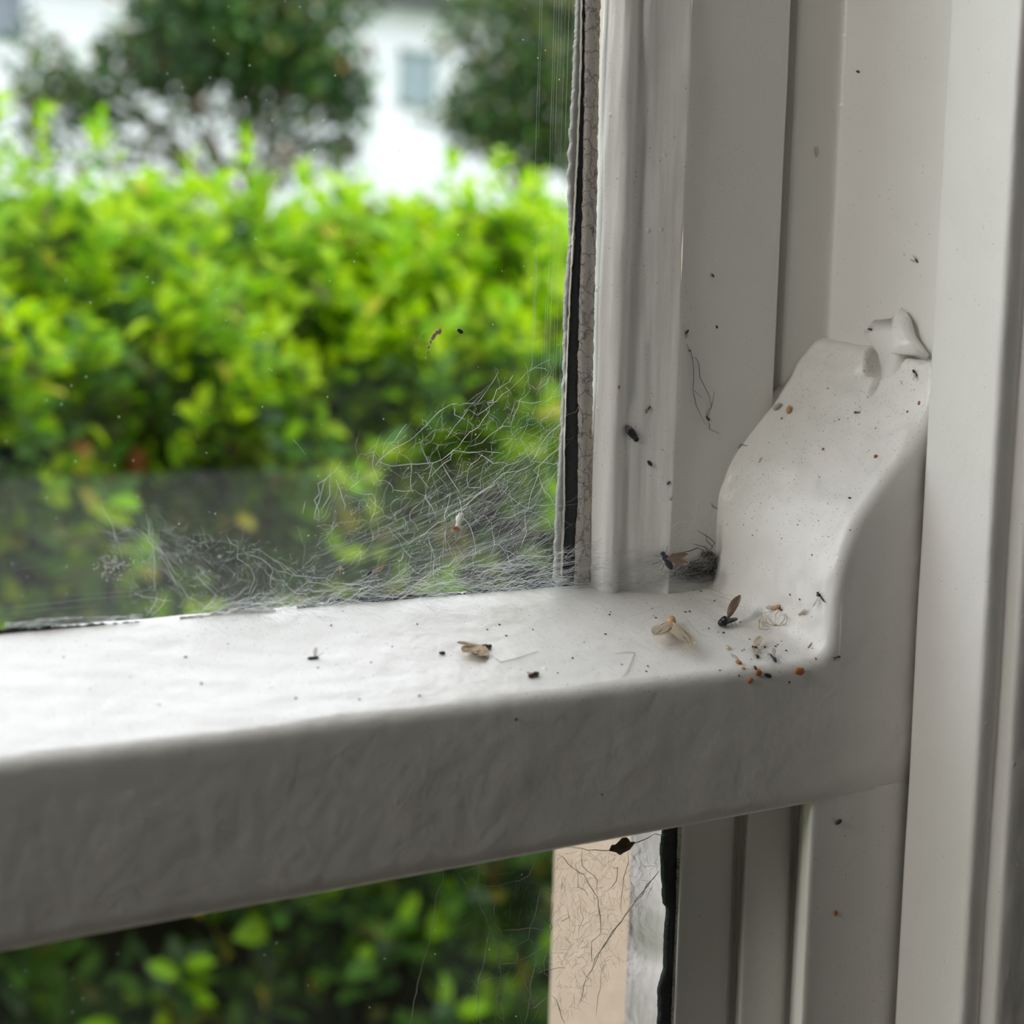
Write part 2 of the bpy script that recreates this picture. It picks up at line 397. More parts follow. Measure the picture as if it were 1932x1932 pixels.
# jamb channel behind the bracket
jb = [(.3826,.4185),(.3826,.4108),(.3829,.4096),(.3845,.4091),(.3900,.4091),(.3950,.4091),(.3985,.4088),(.3998,.4078),(.4002,.4050),(.4003,.3950),(.4003,.3800),(.4003,.3700),(.4003,.3590)]
JAMB = empty('trim_1', 'white-painted pulley jamb channel behind the ogee bracket', 'window jamb', kind='structure')
vert('jamb_board', jb, -0.80, 1.15, M_jamb, JAMB, amp=0.00025, ns=(60, 60, 14))
bd = [(.4003,.3590),(.3935,.3589),(.3908,.3588),(.3899,.3583),(.3895,.3572),(.3895,.3540),(.3895,.3480),(.3895,.3420),(.3895,.3365),(.3898,.3348),(.3908,.3340),(.3930,.3338),(.3950,.3339),(.3966,.3342),(.3977,.3336),(.3981,.3320),(.3985,.3306),(.3998,.3299),(.403,.3297),(.409,.3298),(.415,.3297),(.425,.3295),(.45,.3290)]
BEAD = empty('trim_2', 'white staff bead running vertically over the end of the rail', 'window trim', kind='structure')
vert('staff_bead', bd, -0.80, 1.15, M_bead, BEAD, amp=0.00022, ns=(70, 70, 18))

# ragged strips along the glass edges, built from their outlines
def strip(name, edge, Y0, Y1, mat, rag=0.0003, parent=WIN, step=3.0, seed=0):
    """edge: rows of (py, left px, right px); becomes a ragged slab between Y0 (room side) and Y1"""
    rnd = random.Random(seed)
    rows = []
    y = edge[0][0]
    while y <= edge[-1][0]:
        for (a, la, ra_), (b, lb, rb) in zip(edge, edge[1:]):
            if a <= y <= b:
                k = (y-a)/(b-a); l, r = la+(lb-la)*k, ra_+(rb-ra_)*k; break
        pl, pr = onY(l, y, Y0), onY(r, y, Y0)
        dl = (noise.noise(Vector((y*.05, seed, 1)))+.6*noise.noise(Vector((y*.21, seed, 1))))*rag; dr = (noise.noise(Vector((y*.06, seed, 5)))+.5*noise.noise(Vector((y*.25, seed, 5))))*rag
        xl, xr, z = pl.x+dl, pr.x+dr, (pl.z+pr.z)/2
        xm = (xl+xr)/2
        bump = noise.noise(Vector((y*.04, seed, 9)))*0.0002
        rows.append([(xl, Y1, z), (xl+.0001, Y0+.0002, z), (xl+(xm-xl)*.5, Y0-.0001+bump, z), (xm, Y0-bump, z), (xr-.0001, Y0+.0001, z), (xr, Y1, z)])
        y += step
    return MB().grid(rows).build(name, mat, parent)
strip('putty', [(-260,1104,1112),(0,1098,1108),(150,1096,1109),(300,1090,1108),(420,1087,1104),(560,1077,1097),(700,1069,1094),(850,1066,1097),(950,1066,1096),(1010,1066,1090),(1075,1062,1112),(1115,1061,1112)], .4166, .4178, M_putty, .0005, seed=1)
strip('paint_smear', [(-260,1096,1106),(0,1090,1099),(100,1086,1097),(250,1078,1092),(330,1074,1090),(450,1077,1088),(560,1067,1078),(700,1065,1070),(850,1059,1067),(950,1052,1067),(1060,1048,1063),(1112,1046,1064)], .4168, .4178, M_smear, .0005, seed=2)
strip('paint_flake', [(-100,1098,1101),(120,1096,1099),(300,1089,1092),(560,1075,1077.5),(700,1069,1071.5),(850,1064.5,1067),(950,1065,1067.5),(1085,1059,1062.5)], .4162, .4168, M_flake, .00025, seed=3)
strip('grimy_edge', [(-260,1107,1154),(0,1106,1134),(200,1104,1130),(400,1101,1127),(560,1096,1123),(700,1093,1120),(850,1094,1118),(950,1093,1116),(1020,1088,1113),(1110,1086,1112)], .4158, .4180, M_dirty, .0004, seed=4)
strip('lower_putty', [(1540,1262,1283),(1594,1252,1282),(1690,1256,1280),(1706,1258,1280),(1712,1264,1279),(1754,1260,1276),(1826,1258,1273),(1862,1248,1272),(1932,1247,1271),(2050,1240,1266)], .3828, .3845, M_putty, .0003, seed=6)
strip('lower_grimy_edge', [(1540,1283,1296),(1700,1280,1294),(1932,1270,1288),(2050,1262,1284)], .3818, .3845, M_dirty, .0002, seed=7)

# panes: thin slabs of glass
MB().box(XL+.03, .3193, Yg, Yg+.003, -0.0865, 1.14).build('upper_pane', M_glass_up, WIN, smooth=False)
MB().box(XL+.03, onY(1284, 1560, Yl).x, Yl, Yl+.003, -0.78, -0.1385).build('lower_pane', M_glass_lo, WIN, smooth=False)
# rest of the frame, out of the picture
fb = MB(); fb.box(XL-.05, XL+.035, .36, .43, -.82, 1.2); fb.box(XL, .382, .40, .43, 1.13, 1.2)
fb.box(XL, .39, .36, .43, -.84, -.77); fb.box(XL, .36, .388, .4175, -.1388, -.0960)
fb.box(.372, .41, .4185, .4290, -.82, 1.2)  # hidden backing added behind the stile gap to keep daylight out
fb.build('outer_frame', M_jamb, WIN, smooth=False)
# outer stop seen through the lower pane, brushed with white paint
e1 = onX(1206, 1750, .366).y
st = []
for z in [-.80 + .004*i for i in range(172)]:
    st.append([(.366 + .0006*noise.noise(Vector((z*60, 0, 0))), e1, z), (.3655 + .0005*noise.noise(Vector((z*90, 4, 0))), .45, z), (.366, .39, z), (.3895, .39, z)])
MB().grid(st).build('outer_stop', M_whitesmear, WIN)

# ------------------------------------------------------------------ walls and room
M_render = simple('tan_masonry_paint', (0.56, 0.43, 0.34), 0.85, 0.2, bump=0.001, bscale=130, var=0.10)
M_wall = simple('plaster_wall', (0.20, 0.19, 0.17), 0.8, 0.3, var=0.03, bscale=3)
M_dado = simple('added_white_wainscot', (0.78, 0.77, 0.74), 0.4, 0.5)
M_dark = simple('dark_green_wall', (0.02, 0.024, 0.022), 0.7, 0.3)
M_floor = simple('oak_floor', (0.10, 0.065, 0.04), 0.45, 0.4, var=0.3, bscale=6)
M_ceil = simple('white_ceiling', (0.45, 0.44, 0.42), 0.9, 0.2)
e2 = onX(1043, 1700, .42).y
def struct(name, mbx, mat, label=None, smooth=False):
    o = mbx.build(name, mat, None, smooth); o['kind'] = 'structure'
    if label: o['label'] = label
    return o
ow = MB(); ow.box(.42, 2.2, .43, e2, -1.3, 1.6); ow.box(-2.2, XL-.06, .43, e2, -1.3, 1.6); ow.box(XL-.06, .42, .43, e2, 1.2, 1.6); ow.box(XL-.06, .42, .43, e2, -1.3, -.86)
struct('wall_outside', ow, M_render, 'tan painted masonry reveal outside the window')
iw = MB(); iw.box(.44, 2.0, .325, .43, -0.95, 1.6); iw.box(-2.0, XL-.05, .325, .43, -0.95, 1.6); iw.box(XL-.05, .44, .325, .43, 1.16, 1.6); iw.box(XL-.05, .44, .325, .43, -0.95, -.84)
struct('wall_front', iw, M_wall)
zd = onY(0, 905, Yg).z + ray(0, 905).z/ray(0, 905).y*(Yg+1.9)  # added wainscot: its height places a reflected edge in the upper glass
struct('wall_back', MB().box(-2.0, 2.0, -2.0, -1.92, zd, 1.6), M_dark)
struct('trim_3', MB().box(-2.0, 2.0, -2.0, -1.90, -0.95, zd), M_dado, 'added white wainscot panelling behind the camera, mirrored in the upper glass')
struct('wall_right', MB().box(2.0, 2.06, -2.0, .43, -0.95, 1.6), M_wall)
struct('wall_left', MB().box(-2.06, -2.0, -2.0, .43, -0.95, 1.6), M_wall)
struct('floor', MB().box(-2.06, 2.06, -2.0, .43, -1.0, -0.95), M_floor)
struct('ceiling', MB().box(-2.06, 2.06, -2.0, .43, 1.6, 1.65), M_ceil)

# pale desk added out of view, for its reflection in the upper pane
ADDED_DESK = empty('desk', 'pale grey desk added out of view, mirrored faintly along the foot of the upper glass', 'desk')
M_desk = simple('pale_grey_laminate', (0.70, 0.69, 0.67), 0.45, 0.4)
M_dleg = simple('grey_steel_leg', (0.2, 0.2, 0.2), 0.4, 0.5)
q_ = onY(0, 905, Yg); r_ = ray(0, 905); zdk = q_.z + r_.z/r_.y*(Yg+.80)
MB().box(-.5, 1.5, -.80, -.06, zdk-.03, zdk).build('added_desktop', M_desk, ADDED_DESK, smooth=False)
for x, y in ((-.45, -.75), (1.42, -.75), (-.45, -.15), (1.42, -.15)):
    MB().box(x, x+.04, y, y+.04, -.95, zdk-.03).build('leg', M_dleg, ADDED_DESK, smooth=False)

# ------------------------------------------------------------------ outdoors
M_grass = simple('lawn', (0.10, 0.16, 0.035), 0.9, 0.2, var=0.5, bscale=4)
struct('ground', MB().box(-30, 80, e2, 26, -1.5, -1.3), M_grass)

def leafmat(name, col, trans=0.35, rough=0.42):
    m, t, b = newmat(name); L = t.links.new
    b.inputs['Base Color'].default_value = (*col, 1); b.inputs['Roughness'].default_value = rough; b.inputs['Specular IOR Level'].default_value = 0.28
    tl = N(t, 'ShaderNodeBsdfTranslucent'); tl.inputs[0].default_value = (col[0]*1.15, col[1]*1.2, col[2]*.6, 1)
    ms = N(t, 'ShaderNodeMixShader'); ms.inputs[0].default_value = trans
    L(b.outputs[0], ms.inputs[1]); L(tl.outputs[0], ms.inputs[2]); L(ms.outputs[0], t.nodes['Material Output'].inputs[0])
    return m
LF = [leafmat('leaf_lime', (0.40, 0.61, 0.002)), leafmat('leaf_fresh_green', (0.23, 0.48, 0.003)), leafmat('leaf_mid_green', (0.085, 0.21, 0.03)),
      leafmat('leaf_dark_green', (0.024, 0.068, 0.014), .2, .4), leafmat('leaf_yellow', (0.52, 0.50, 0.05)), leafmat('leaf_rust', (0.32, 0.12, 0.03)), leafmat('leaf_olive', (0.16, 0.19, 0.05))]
M_twig = simple('twig_bark', (0.10, 0.07, 0.045), 0.8, 0.2)
M_core = simple('twig_shade_dark', (0.020, 0.024, 0.012), 0.95, 0.1, var=0.4, bscale=30)  # near-black colour stands in for the shade inside the hedge

def leaves_mesh(name, P, D, U, Ln, Wd, mi, mats, parent):
    """P base points, D directions, U rough normals, lengths, widths -> two folded quads per leaf"""
    n = len(P)
    D = D/np.linalg.norm(D, axis=1)[:, None]
    Sd = np.cross(D, U); Sd /= (np.linalg.norm(Sd, axis=1)[:, None]+1e-9)
    Nn = np.cross(Sd, D)
    Ln = Ln[:, None]; Wd = Wd[:, None]
    pts = [P, P+D*Ln*.30+Sd*Wd*.46+Nn*Ln*.06, P+D*Ln*.70+Sd*Wd*.42+Nn*Ln*.04, P+D*Ln-Nn*Ln*.10, P+D*Ln*.70-Sd*Wd*.42+Nn*Ln*.04, P+D*Ln*.30-Sd*Wd*.46+Nn*Ln*.06]
    V = np.stack(pts, 1).reshape(-1, 3)
    b = (np.arange(n)*6)[:, None]
    Fc = np.concatenate([b+np.array([[0, 1, 2, 3]]), b+np.array([[0, 3, 4, 5]])], 1).reshape(-1, 4)
    me = bpy.data.meshes.new(name)
    me.vertices.add(len(V)); me.vertices.foreach_set('co', V.ravel())
    me.loops.add(len(Fc)*4); me.loops.foreach_set('vertex_index', Fc.ravel().astype(np.int32))
    me.polygons.add(len(Fc)); me.polygons.foreach_set('loop_start', np.arange(0, len(Fc)*4, 4, dtype=np.int32)); me.polygons.foreach_set('loop_total', np.full(len(Fc), 4, dtype=np.int32))
    for m in mats: me.materials.append(m)
    me.polygons.foreach_set('material_index', np.repeat(mi, 2).astype(np.int32))
    me.update(calc_edges=True); me.validate()
    return link(bpy.data.objects.new(name, me), parent)

rng = np.random.default_rng(7)
HEDGE = empty('hedge', 'clipped privet hedge with lime new growth standing right outside the window', 'hedge')
HY = 1.75
def shoots(n, xr, zr, base, leaf, npair, mats_p, seed, lean=0.5, length=(.10, .2)):
    r = np.random.default_rng(seed); P = []; D = []; U = []; Ln = []; mi = []; st = []
    for _ in range(n):
        x = r.uniform(*xr); z = zr[0] + (zr[1]-zr[0])*r.random(); yy = base(x, z) + r.uniform(0, .10)
        p = np.array([x, yy, z]); d = np.array([r.normal(0, .25), -lean*r.uniform(.3, 1.2), 1.0*r.uniform(.4, 1.2)]); d /= np.linalg.norm(d)
        l = r.uniform(*length); a = np.cross(d, [0.3, 1, 0]); a /= np.linalg.norm(a); b = np.cross(d, a); k = int(npair*r.uniform(.7, 1.2))
        st.append((p, p+d*l)); ph = r.uniform(0, 3)
        for i in range(k):
            t = (i+.6)/k; q = p + d*l*t + r.normal(0, .002, 3)
            for s in (0, math.pi):
                an = ph + i*1.5708 + s; o = a*math.cos(an) + b*math.sin(an)
                e = o*.8 + d*(.35+.5*t) + r.normal(0, .15, 3)
                P.append(q); D.append(e); U.append(d*1.0 - e*.3 + r.normal(0, .25, 3)); Ln.append(leaf*r.uniform(.65, 1.15)*(1-.35*t*t)); mi.append(r.choice(len(LF), p=mats_p))
    return [np.array(v) for v in (P, D, U, Ln)] + [np.array(mi)], st
ztop = -0.005
face = lambda x, z: HY + .02*math.sin(x*9) + .03*math.sin(x*23+z*17) + max(0, z+.16)*1.0
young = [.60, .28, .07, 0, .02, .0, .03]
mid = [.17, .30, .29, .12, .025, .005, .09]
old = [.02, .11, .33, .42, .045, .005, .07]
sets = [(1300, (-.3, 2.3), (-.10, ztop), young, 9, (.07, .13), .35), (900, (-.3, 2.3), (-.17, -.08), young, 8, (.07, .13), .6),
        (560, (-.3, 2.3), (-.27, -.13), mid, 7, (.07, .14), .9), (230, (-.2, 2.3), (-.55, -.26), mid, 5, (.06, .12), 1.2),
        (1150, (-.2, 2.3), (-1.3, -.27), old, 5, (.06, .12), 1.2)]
acc = None; stems = []
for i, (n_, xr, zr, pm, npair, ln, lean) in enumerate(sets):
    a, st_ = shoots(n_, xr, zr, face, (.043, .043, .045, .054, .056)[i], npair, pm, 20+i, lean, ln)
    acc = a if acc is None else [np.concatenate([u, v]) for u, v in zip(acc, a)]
    stems += st_
# tall single shoots above the clipped top
r_ = random.Random(4)
for px, y0, y1 in ((10, 330, 175), (112, 400, 190), (268, 330, 210), (518, 330, 250), (700, 340, 300), (870, 330, 290), (395, 340, 290), (1000, 340, 300), (60, 380, 280), (160, 350, 290), (640, 345, 305), (930, 335, 285)):
    p = onY(px, y0, HY+.12); q = onY(px, y1, HY+.12)
    a, st_ = shoots(1, (p.x, p.x+.001), (p.z-.03, p.z-.029), lambda x, z: HY+.10, .032, int(3+(y0-y1)/14), young, int(px), .0, ((q.z-p.z)+.03, (q.z-p.z)+.031))
    acc = [np.concatenate([u, v]) for u, v in zip(acc, a)]; stems += st_
P_, D_, U_, L_, mi_ = acc
leaves_mesh('foliage', P_, D_, U_, L_, L_*.54, mi_, LF, HEDGE)
sb = MB()
for p, q in stems[::2]: sb.tube([p, q], .0012, 3)
sb.build('stems', M_twig, HEDGE)
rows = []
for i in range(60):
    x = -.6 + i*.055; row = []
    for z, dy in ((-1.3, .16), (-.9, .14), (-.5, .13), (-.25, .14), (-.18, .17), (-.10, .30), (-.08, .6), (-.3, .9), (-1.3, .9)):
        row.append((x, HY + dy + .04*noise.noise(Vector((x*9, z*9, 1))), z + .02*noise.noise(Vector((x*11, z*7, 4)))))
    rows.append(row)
MB().grid(rows).build('shade_core', M_core, HEDGE)  # solid dark core added behind the leaves to stop see-through

# two garden trees
def tree(name, label, blobs, Y, leaf, mats_p, seed, nleaf, trunk):
    T = empty(name, label, 'tree')
    r = np.random.default_rng(seed); P = []; D = []; tot = sum((rx*rz*w_) for *_, rx, rz, w_ in blobs)
    tm = MB()
    sc = Y/ray(500, 150).y/F*ray(500, 150).length
    for (px, py, rx, rz, w_) in blobs:
        c = np.array(onY(px, py, Y)); ax = rx*sc*1.18; az = rz*sc; n = int(nleaf*rx*rz*w_/tot)
        v = r.normal(0, 1, (n, 3)); v /= np.linalg.norm(v, axis=1)[:, None]; v *= (r.random(n)[:, None])**.45
        # clumps
        q = c + v*np.array([ax, min(ax, az)*1.3, az]); q += r.normal(0, .03, q.shape)
        P.append(q); D.append(r.normal(0, 1, (n, 3)) + np.array([0, 0, -.2]))
        tm.tube([onY(trunk, 420, Y), onY((px+trunk)/2, (py+330)/2, Y), c], [.035, .02, .008], 6)
        for k in range(9): tm.tube([c, c + v[k % n]*np.array([ax, ax, az])], .006, 4)
    P = np.concatenate(P); D = np.concatenate(D); n = len(P)
    U = r.normal(0, .5, (n, 3)) + np.array([0, 0, 1.0])
    Ln = r.uniform(.6, 1.2, n)*leaf
    leaves_mesh('crown', P, D, U, Ln, Ln*.6, r.choice(len(LF), n, p=mats_p), LF, T)
    tm.tube([onY(trunk, 420, Y) - Vector((0, 0, 2.2)), onY(trunk, 420, Y)], [.06, .04], 8)
    tm.build('trunk', M_twig, T)
pm = [0, 0, .10, .78, 0, .02, .10]
tree('garden_tree', 'round dark green garden tree with low drooping branches, before the white house', [(420,70,170,100,1.3),(560,120,120,90,1.1),(300,120,110,70,1.0),(650,190,50,70,.7),(330,235,60,25,.3),(480,215,110,35,.5),(130,160,90,60,.55),(90,215,60,50,.45),(190,200,70,40,.4),(60,90,50,60,.18),(470,0,230,60,.7),(560,265,120,30,.3),(640,270,50,25,.5),(260,290,230,45,.10),(590,310,150,40,.08),(90,300,90,40,.15)], 9.0, .075, pm, 3, 6500, 470)
tree('bushy_tree', 'tall bushy tree with olive upper branches beside the white house window', [(1000,150,130,110,1.2),(950,250,110,70,1.0),(1060,260,90,90,1.2),(900,180,60,80,.6),(1010,20,170,60,.7),(880,60,80,50,.3),(850,220,45,60,.35),(1120,100,120,160,.8)], 10.0, .08, [0, 0, .14, .66, 0, .02, .18], 5, 5200, 1000)

# house behind
HO = empty('white_house', 'white rendered house across the street, out of focus behind the hedge', 'house')
M_white = simple('white_render', (0.68, 0.685, 0.72), 0.8, 0.3)
M_roof = simple('dark_slate_roof', (0.06, 0.06, 0.065), 0.6, 0.4)
M_frame = simple('sage_window_frame', (0.22, 0.29, 0.26), 0.5, 0.4)
M_pane = simple('house_window_pane', (0.26, 0.32, 0.38), 0.15, 0.6)
M_lead = simple('blue_grey_dormer', (0.20, 0.22, 0.27), 0.5, 0.4)
HYD = 25.0
ze = onY(800, 18, HYD).z
MB().box(4, 30, HYD, HYD+6, -1.5, ze).build('wall', M_white, HO, smooth=False)
MB().box(3.6, 30, HYD-.45, HYD+6.4, ze, ze+.22).build('eaves', M_roof, HO, smooth=False)
rf = MB(); n = 0
rf.v = [(3.6, HYD-.45, ze+.22), (30, HYD-.45, ze+.22), (30, HYD+3, ze+2.6), (3.6, HYD+3, ze+2.6), (3.6, HYD+6.4, ze+.22), (30, HYD+6.4, ze+.22)]
rf.f = [(0, 1, 2, 3), (3, 2, 5, 4), (0, 3, 4), (1, 5, 2)]
rf.build('roof', M_roof, HO, smooth=False)
def hwin(x0, y0, x1, y1, fm, pmat, bars=True):
    a = onY(x0, y0, HYD-.05); b = onY(x1, y1, HYD-.05)
    fm_ = MB(); t_ = .09; Yq = HYD-.06
    fm_.box(a.x, b.x, Yq, HYD, b.z, b.z+t_); fm_.box(a.x, b.x, Yq, HYD, a.z-t_, a.z); fm_.box(a.x, a.x+t_, Yq, HYD, b.z, a.z); fm_.box(b.x-t_, b.x, Yq, HYD, b.z, a.z)
    if bars: fm_.box((a.x+b.x)/2-.03, (a.x+b.x)/2+.03, Yq, HYD, b.z, a.z)
    fr_ = fm_.build('house_window', fm, HO, smooth=False)
    MB().box(a.x+t_, b.x-t_, HYD-.02, HYD, b.z+t_, a.z-t_).build('window_glass', pmat, fr_, smooth=False)
hwin(757, 92, 822, 205, M_frame, M_pane)
hwin(-70, -60, 44, 78, M_lead, M_lead, False)

# ------------------------------------------------------------------ surfaces to lay small things on
def bvh_of(objs):
    V = []; Fc = []
    for o in objs:
        n = len(V); V += [v.co.copy() for v in o.data.vertices]; Fc += [[n+i for i in p.vertices] for p in o.data.polygons]
    return BVHTree.FromPolygons(V, Fc)
BV = bvh_of([o for o in S.objects if o.name.split('.')[0] in ('rail', 'upper_stile', 'moulding', 'lower_stile', 'jamb_board', 'staff_bead', 'putty', 'grimy_edge', 'paint_smear', 'upper_pane', 'lower_pane', 'lower_putty', 'lower_grimy_edge')])
def surf(px, py):
    r = ray(px, py); p, n, _, _ = BV.ray_cast(Vector((0, 0, 0)), r)
    if n.dot(r) > 0: n = -n
    return p, n
def lay(pts, lift):
    out = []
    for px, py in pts:
        p, n = surf(px, py); out.append(p + n*lift)
    return out
def frame(c, h):
    p, n = surf(*c); q, _ = surf(*h)
    x = q - p; half = x.length
    x = (x - n*x.dot(n)).normalized(); y = n.cross(x)
    return Matrix(((x.x, y.x, n.x, p.x), (x.y, y.y, n.y, p.y), (x.z, y.z, n.z, p.z), (0, 0, 0, 1))), half

B_black = simple('black_insect_shell', (0.012, 0.012, 0.014), 0.3, 0.5, bump=0.0001, bscale=3000)
B_dusty = simple('dusty_grey_insect', (0.05, 0.055, 0.07), 0.7, 0.3, bump=0.0002, bscale=2500, var=0.6)
B_brown = simple('dark_brown_insect', (0.06, 0.028, 0.015), 0.4, 0.5, var=0.3, bscale=1500)
B_rust = simple('rust_brown_husk', (0.36, 0.12, 0.035), 0.4, 0.5, var=0.45, bscale=900)
B_amber = simple('amber_husk', (0.55, 0.30, 0.14), 0.4, 0.5, var=0.3, bscale=900)
B_pale = simple('pale_straw_husk', (0.52, 0.43, 0.29), 0.5, 0.4, var=0.25, bscale=1200)
B_straw_leg = simple('straw_leg', (0.50, 0.42, 0.27), 0.5, 0.4)
B_white = simple('white_silk_fluff', (0.80, 0.78, 0.72), 0.8, 0.2)
W_brown = simple('smoky_brown_wing', (0.17, 0.105, 0.07), 0.3, 0.6, trans=0.25, var=0.5, bscale=1200)
W_clear = simple('clear_wing', (0.50, 0.46, 0.42), 0.2, 0.7, trans=0.62)
W_pale = simple('pale_amber_wing', (0.66, 0.55, 0.40), 0.3, 0.6, trans=0.35, var=0.2, bscale=1500)
W_moth = simple('mottled_moth_wing', (0.50, 0.39, 0.26), 0.8, 0.2, var=0.6, bscale=1500)
V_dark = simple('wing_vein', (0.12, 0.06, 0.03), 0.5, 0.4)

def wing_mesh(ln, wd, ang, tilt, base, fold=0.0):
    """thin blade with an outline, leaves the body at base (mm, local) turned by ang and raised by tilt"""
    mb = MB(); n = 9; top = []; a = math.radians(ang); t = math.radians(tilt)
    ex = Vector((math.cos(a)*math.cos(t), math.sin(a)*math.cos(t), math.sin(t))); ey = Vector((-math.sin(a), math.cos(a), fold)); ez = ex.cross(ey)
    prof_ = [(0, .05), (.1, .18), (.25, .36), (.42, .47), (.6, .5), (.76, .45), (.9, .3), (.97, .16), (1, .03)]
    for zt in (0.012, -0.012):
        rows = []
        for u, h in prof_:
            rows.append([(Vector(base) + ex*u*ln + ey*(wd*h*k*(1.0 if k > 0 else .8)) + ez*(zt + .05*wd*math.sin(k*2.2+u*5)))*.001 for k in (-1, -.5, 0, .5, 1)])
        mb.grid(rows)
    vm = MB()
    for k in (-.55, 0.05, .6):
        vm.tube([(Vector(base) + ex*u*ln + ey*(wd*.5*k*math.sin(math.pi*min(.9, u*.8+.1))) + ez*.02)*.001 for u in (0, .3, .6, .92)], .00003*max(.6, ln/5), 3)
    return mb, vm

def bug(name, label, c, h, body=B_black, cat='insect', wings=(), wmat=W_clear, nlegs=6, lmat=None, leglen=.9, fat=1.0, antennae=False, kind='fly', group=None, legr=.035, seed=0, lift=0.0, mat=None, half=None):
    if mat is None: Mx, half = frame(c, h)
    else: Mx = mat
    root = empty(name, label, cat, group, mat=Mx)
    L = half*2000; r = random.Random(seed or int(c[0]*7 + c[1])); H = .10*L*fat + lift
    m = .001
    def mm(*a): return tuple(v*m for v in a)
    b = MB()
    if kind == 'fly':
        b.ball(mm(-.20*L, 0, H), mm(.30*L, .13*L*fat, .11*L*fat), 12, 8, lump=.15, seed=seed); b.ball(mm(.13*L, 0, H*1.1), mm(.17*L, .13*L*fat, .13*L*fat), 12, 8, lump=.15, seed=seed+2)
        hd = MB().ball(mm(.36*L, 0, H), mm(.10*L, .11*L*fat, .10*L*fat), 10, 7)
    elif kind == 'gnat':
        b.ball(mm(-.05*L, 0, H*.9), mm(.40*L, .055*L*fat, .055*L*fat), 10, 10, lump=.2, seed=seed); b.ball(mm(.24*L, 0, H*1.2), mm(.15*L, .095*L*fat, .11*L*fat), 10, 8, lump=.15)
        hd = MB().ball(mm(.42*L, 0, H*.9), mm(.07*L, .075*L*fat, .07*L*fat), 10, 7)
    elif kind == 'beetle':
        b.ball(mm(-.04*L, 0, H*1.3), mm(.46*L, .21*L*fat, .15*L*fat), 14, 10, lump=.1, seed=seed)
        hd = MB().ball(mm(.40*L, 0, H*1.1), mm(.14*L, .15*L*fat, .12*L*fat), 10, 7)
    else:   # spider: abdomen and front body
        b.ball(mm(-.22*L, 0, H*1.3), mm(.28*L, .20*L*fat, .18*L*fat), 12, 8, lump=.15, seed=seed)
        hd = MB().ball(mm(.22*L, 0, H), mm(.20*L, .15*L*fat, .12*L*fat), 10, 7)
    b.build('body', body, root); hd.build('front_body' if kind == 'spider' else 'head', body, root)
    for (ang, ln, wd, tilt) in wings:
        wm, vm = wing_mesh(ln*L, wd*L, ang, tilt, (.10*L, 0, H*1.5)); wo = wm.build('wing', wmat, root); vm.build('vein', V_dark, wo)
    lm = lmat or body
    for i in range(nlegs):
        sd = 1 if i % 2 else -1; k = i//2; n2 = max(1, (nlegs//2)-1)
        ang = math.radians(55 + 70*k/n2 + r.uniform(-14, 14))*sd; x0 = .22*L - .16*L*k/n2*1.3
        rl = leglen*L*r.uniform(.7, 1.1)*.5
        d = Vector((math.cos(ang), math.sin(ang), 0))
        p0 = Vector((x0, .05*L*sd, H*.8)); p1 = p0 + d*rl*.45 + Vector((0, 0, rl*.30)); p2 = p1 + d*rl*.35 - Vector((0, 0, rl*.25)); p3 = p2 + Vector((r.uniform(-.2, .2)*rl, 0, 0)) + d*rl*.2; p3.z = .03
        MB().tube([p*m for p in (p0, p1, p2, p3)], legr*m*max(.5, min(1.4, L/6)), 4).build('leg', lm, root)
    if antennae:
        for sd in (-1, 1):
            p0 = Vector((.46*L, .03*L*sd, H*1.2)); MB().tube([p0*m, (p0+Vector((.14*L, .10*L*sd, .05*L)))*m, (p0+Vector((.30*L, .13*L*sd, 0)))*m], legr*m*.7, 3).build('antenna', lm, root)
    return root

# ------------------------------------------------------------------ painted-over cord knot behind the bracket
M_knot = paint('gloss_paint_knot', lump=0.0005, lscale=220, specks=0.5, speck_dens=0.3)
mbd = bpy.data.metaballs.new('knot_field'); mbd.resolution = 0.0005; mbd.render_resolution = 0.0005; mbd.threshold = 0.35
mo = bpy.data.objects.new('knot_field', mbd); S.collection.objects.link(mo)
def me_(p, r):
    e = mbd.elements.new(); e.co = p; e.radius = r
def chain(a, b, r0, r1, n):
    a, b = Vector(a), Vector(b)
    for i in range(n): k = i/(n-1); me_(a+(b-a)*k, r0+(r1-r0)*k)
chain((.3995,.3800,-.034), (.3978,.3798,-.020), .0056, .0050, 6)
chain((.3985,.3765,-.030), (.3975,.3768,-.019), .0046, .0046, 6)
chain((.3975,.3800,-.018), (.3975,.3800,-.0135), .0050, .0046, 4)
chain((.3972,.3815,-.0145), (.3962,.3868,-.0122), .0048, .0040, 7); chain((.3962,.3868,-.0122), (.3960,.3905,-.0098), .0042, .0040, 5)
chain((.3975,.3830,-.0120), (.3972,.3828,-.0096), .0032, .0024, 4)
chain((.3980,.3780,-.0130), (.3978,.3768,-.0085), .0046, .0036, 7); chain((.3978,.3768,-.0085), (.3982,.3762,-.0052), .0036, .0024, 5)
chain((.3970,.3765,-.0140), (.3962,.3725,-.0152), .0046, .0036, 7); chain((.3962,.3725,-.0152), (.3960,.3670,-.0178), .0036, .0024, 8)
dg = bpy.context.evaluated_depsgraph_get(); dg.update()
tmp = mo.evaluated_get(dg).to_mesh()
kv = [v.co.copy() for v in tmp.vertices]; kf = [tuple(p.vertices) for p in tmp.polygons]
mo.evaluated_get(dg).to_mesh_clear(); bpy.data.objects.remove(mo)
kv = [v + Vector((noise.noise(v*260), noise.noise(v*260+Vector((9, 0, 0))), noise.noise(v*260+Vector((0, 9, 0)))))*.0013 for v in kv]
knot = mesh('painted_knot', kv, kf, M_knot)
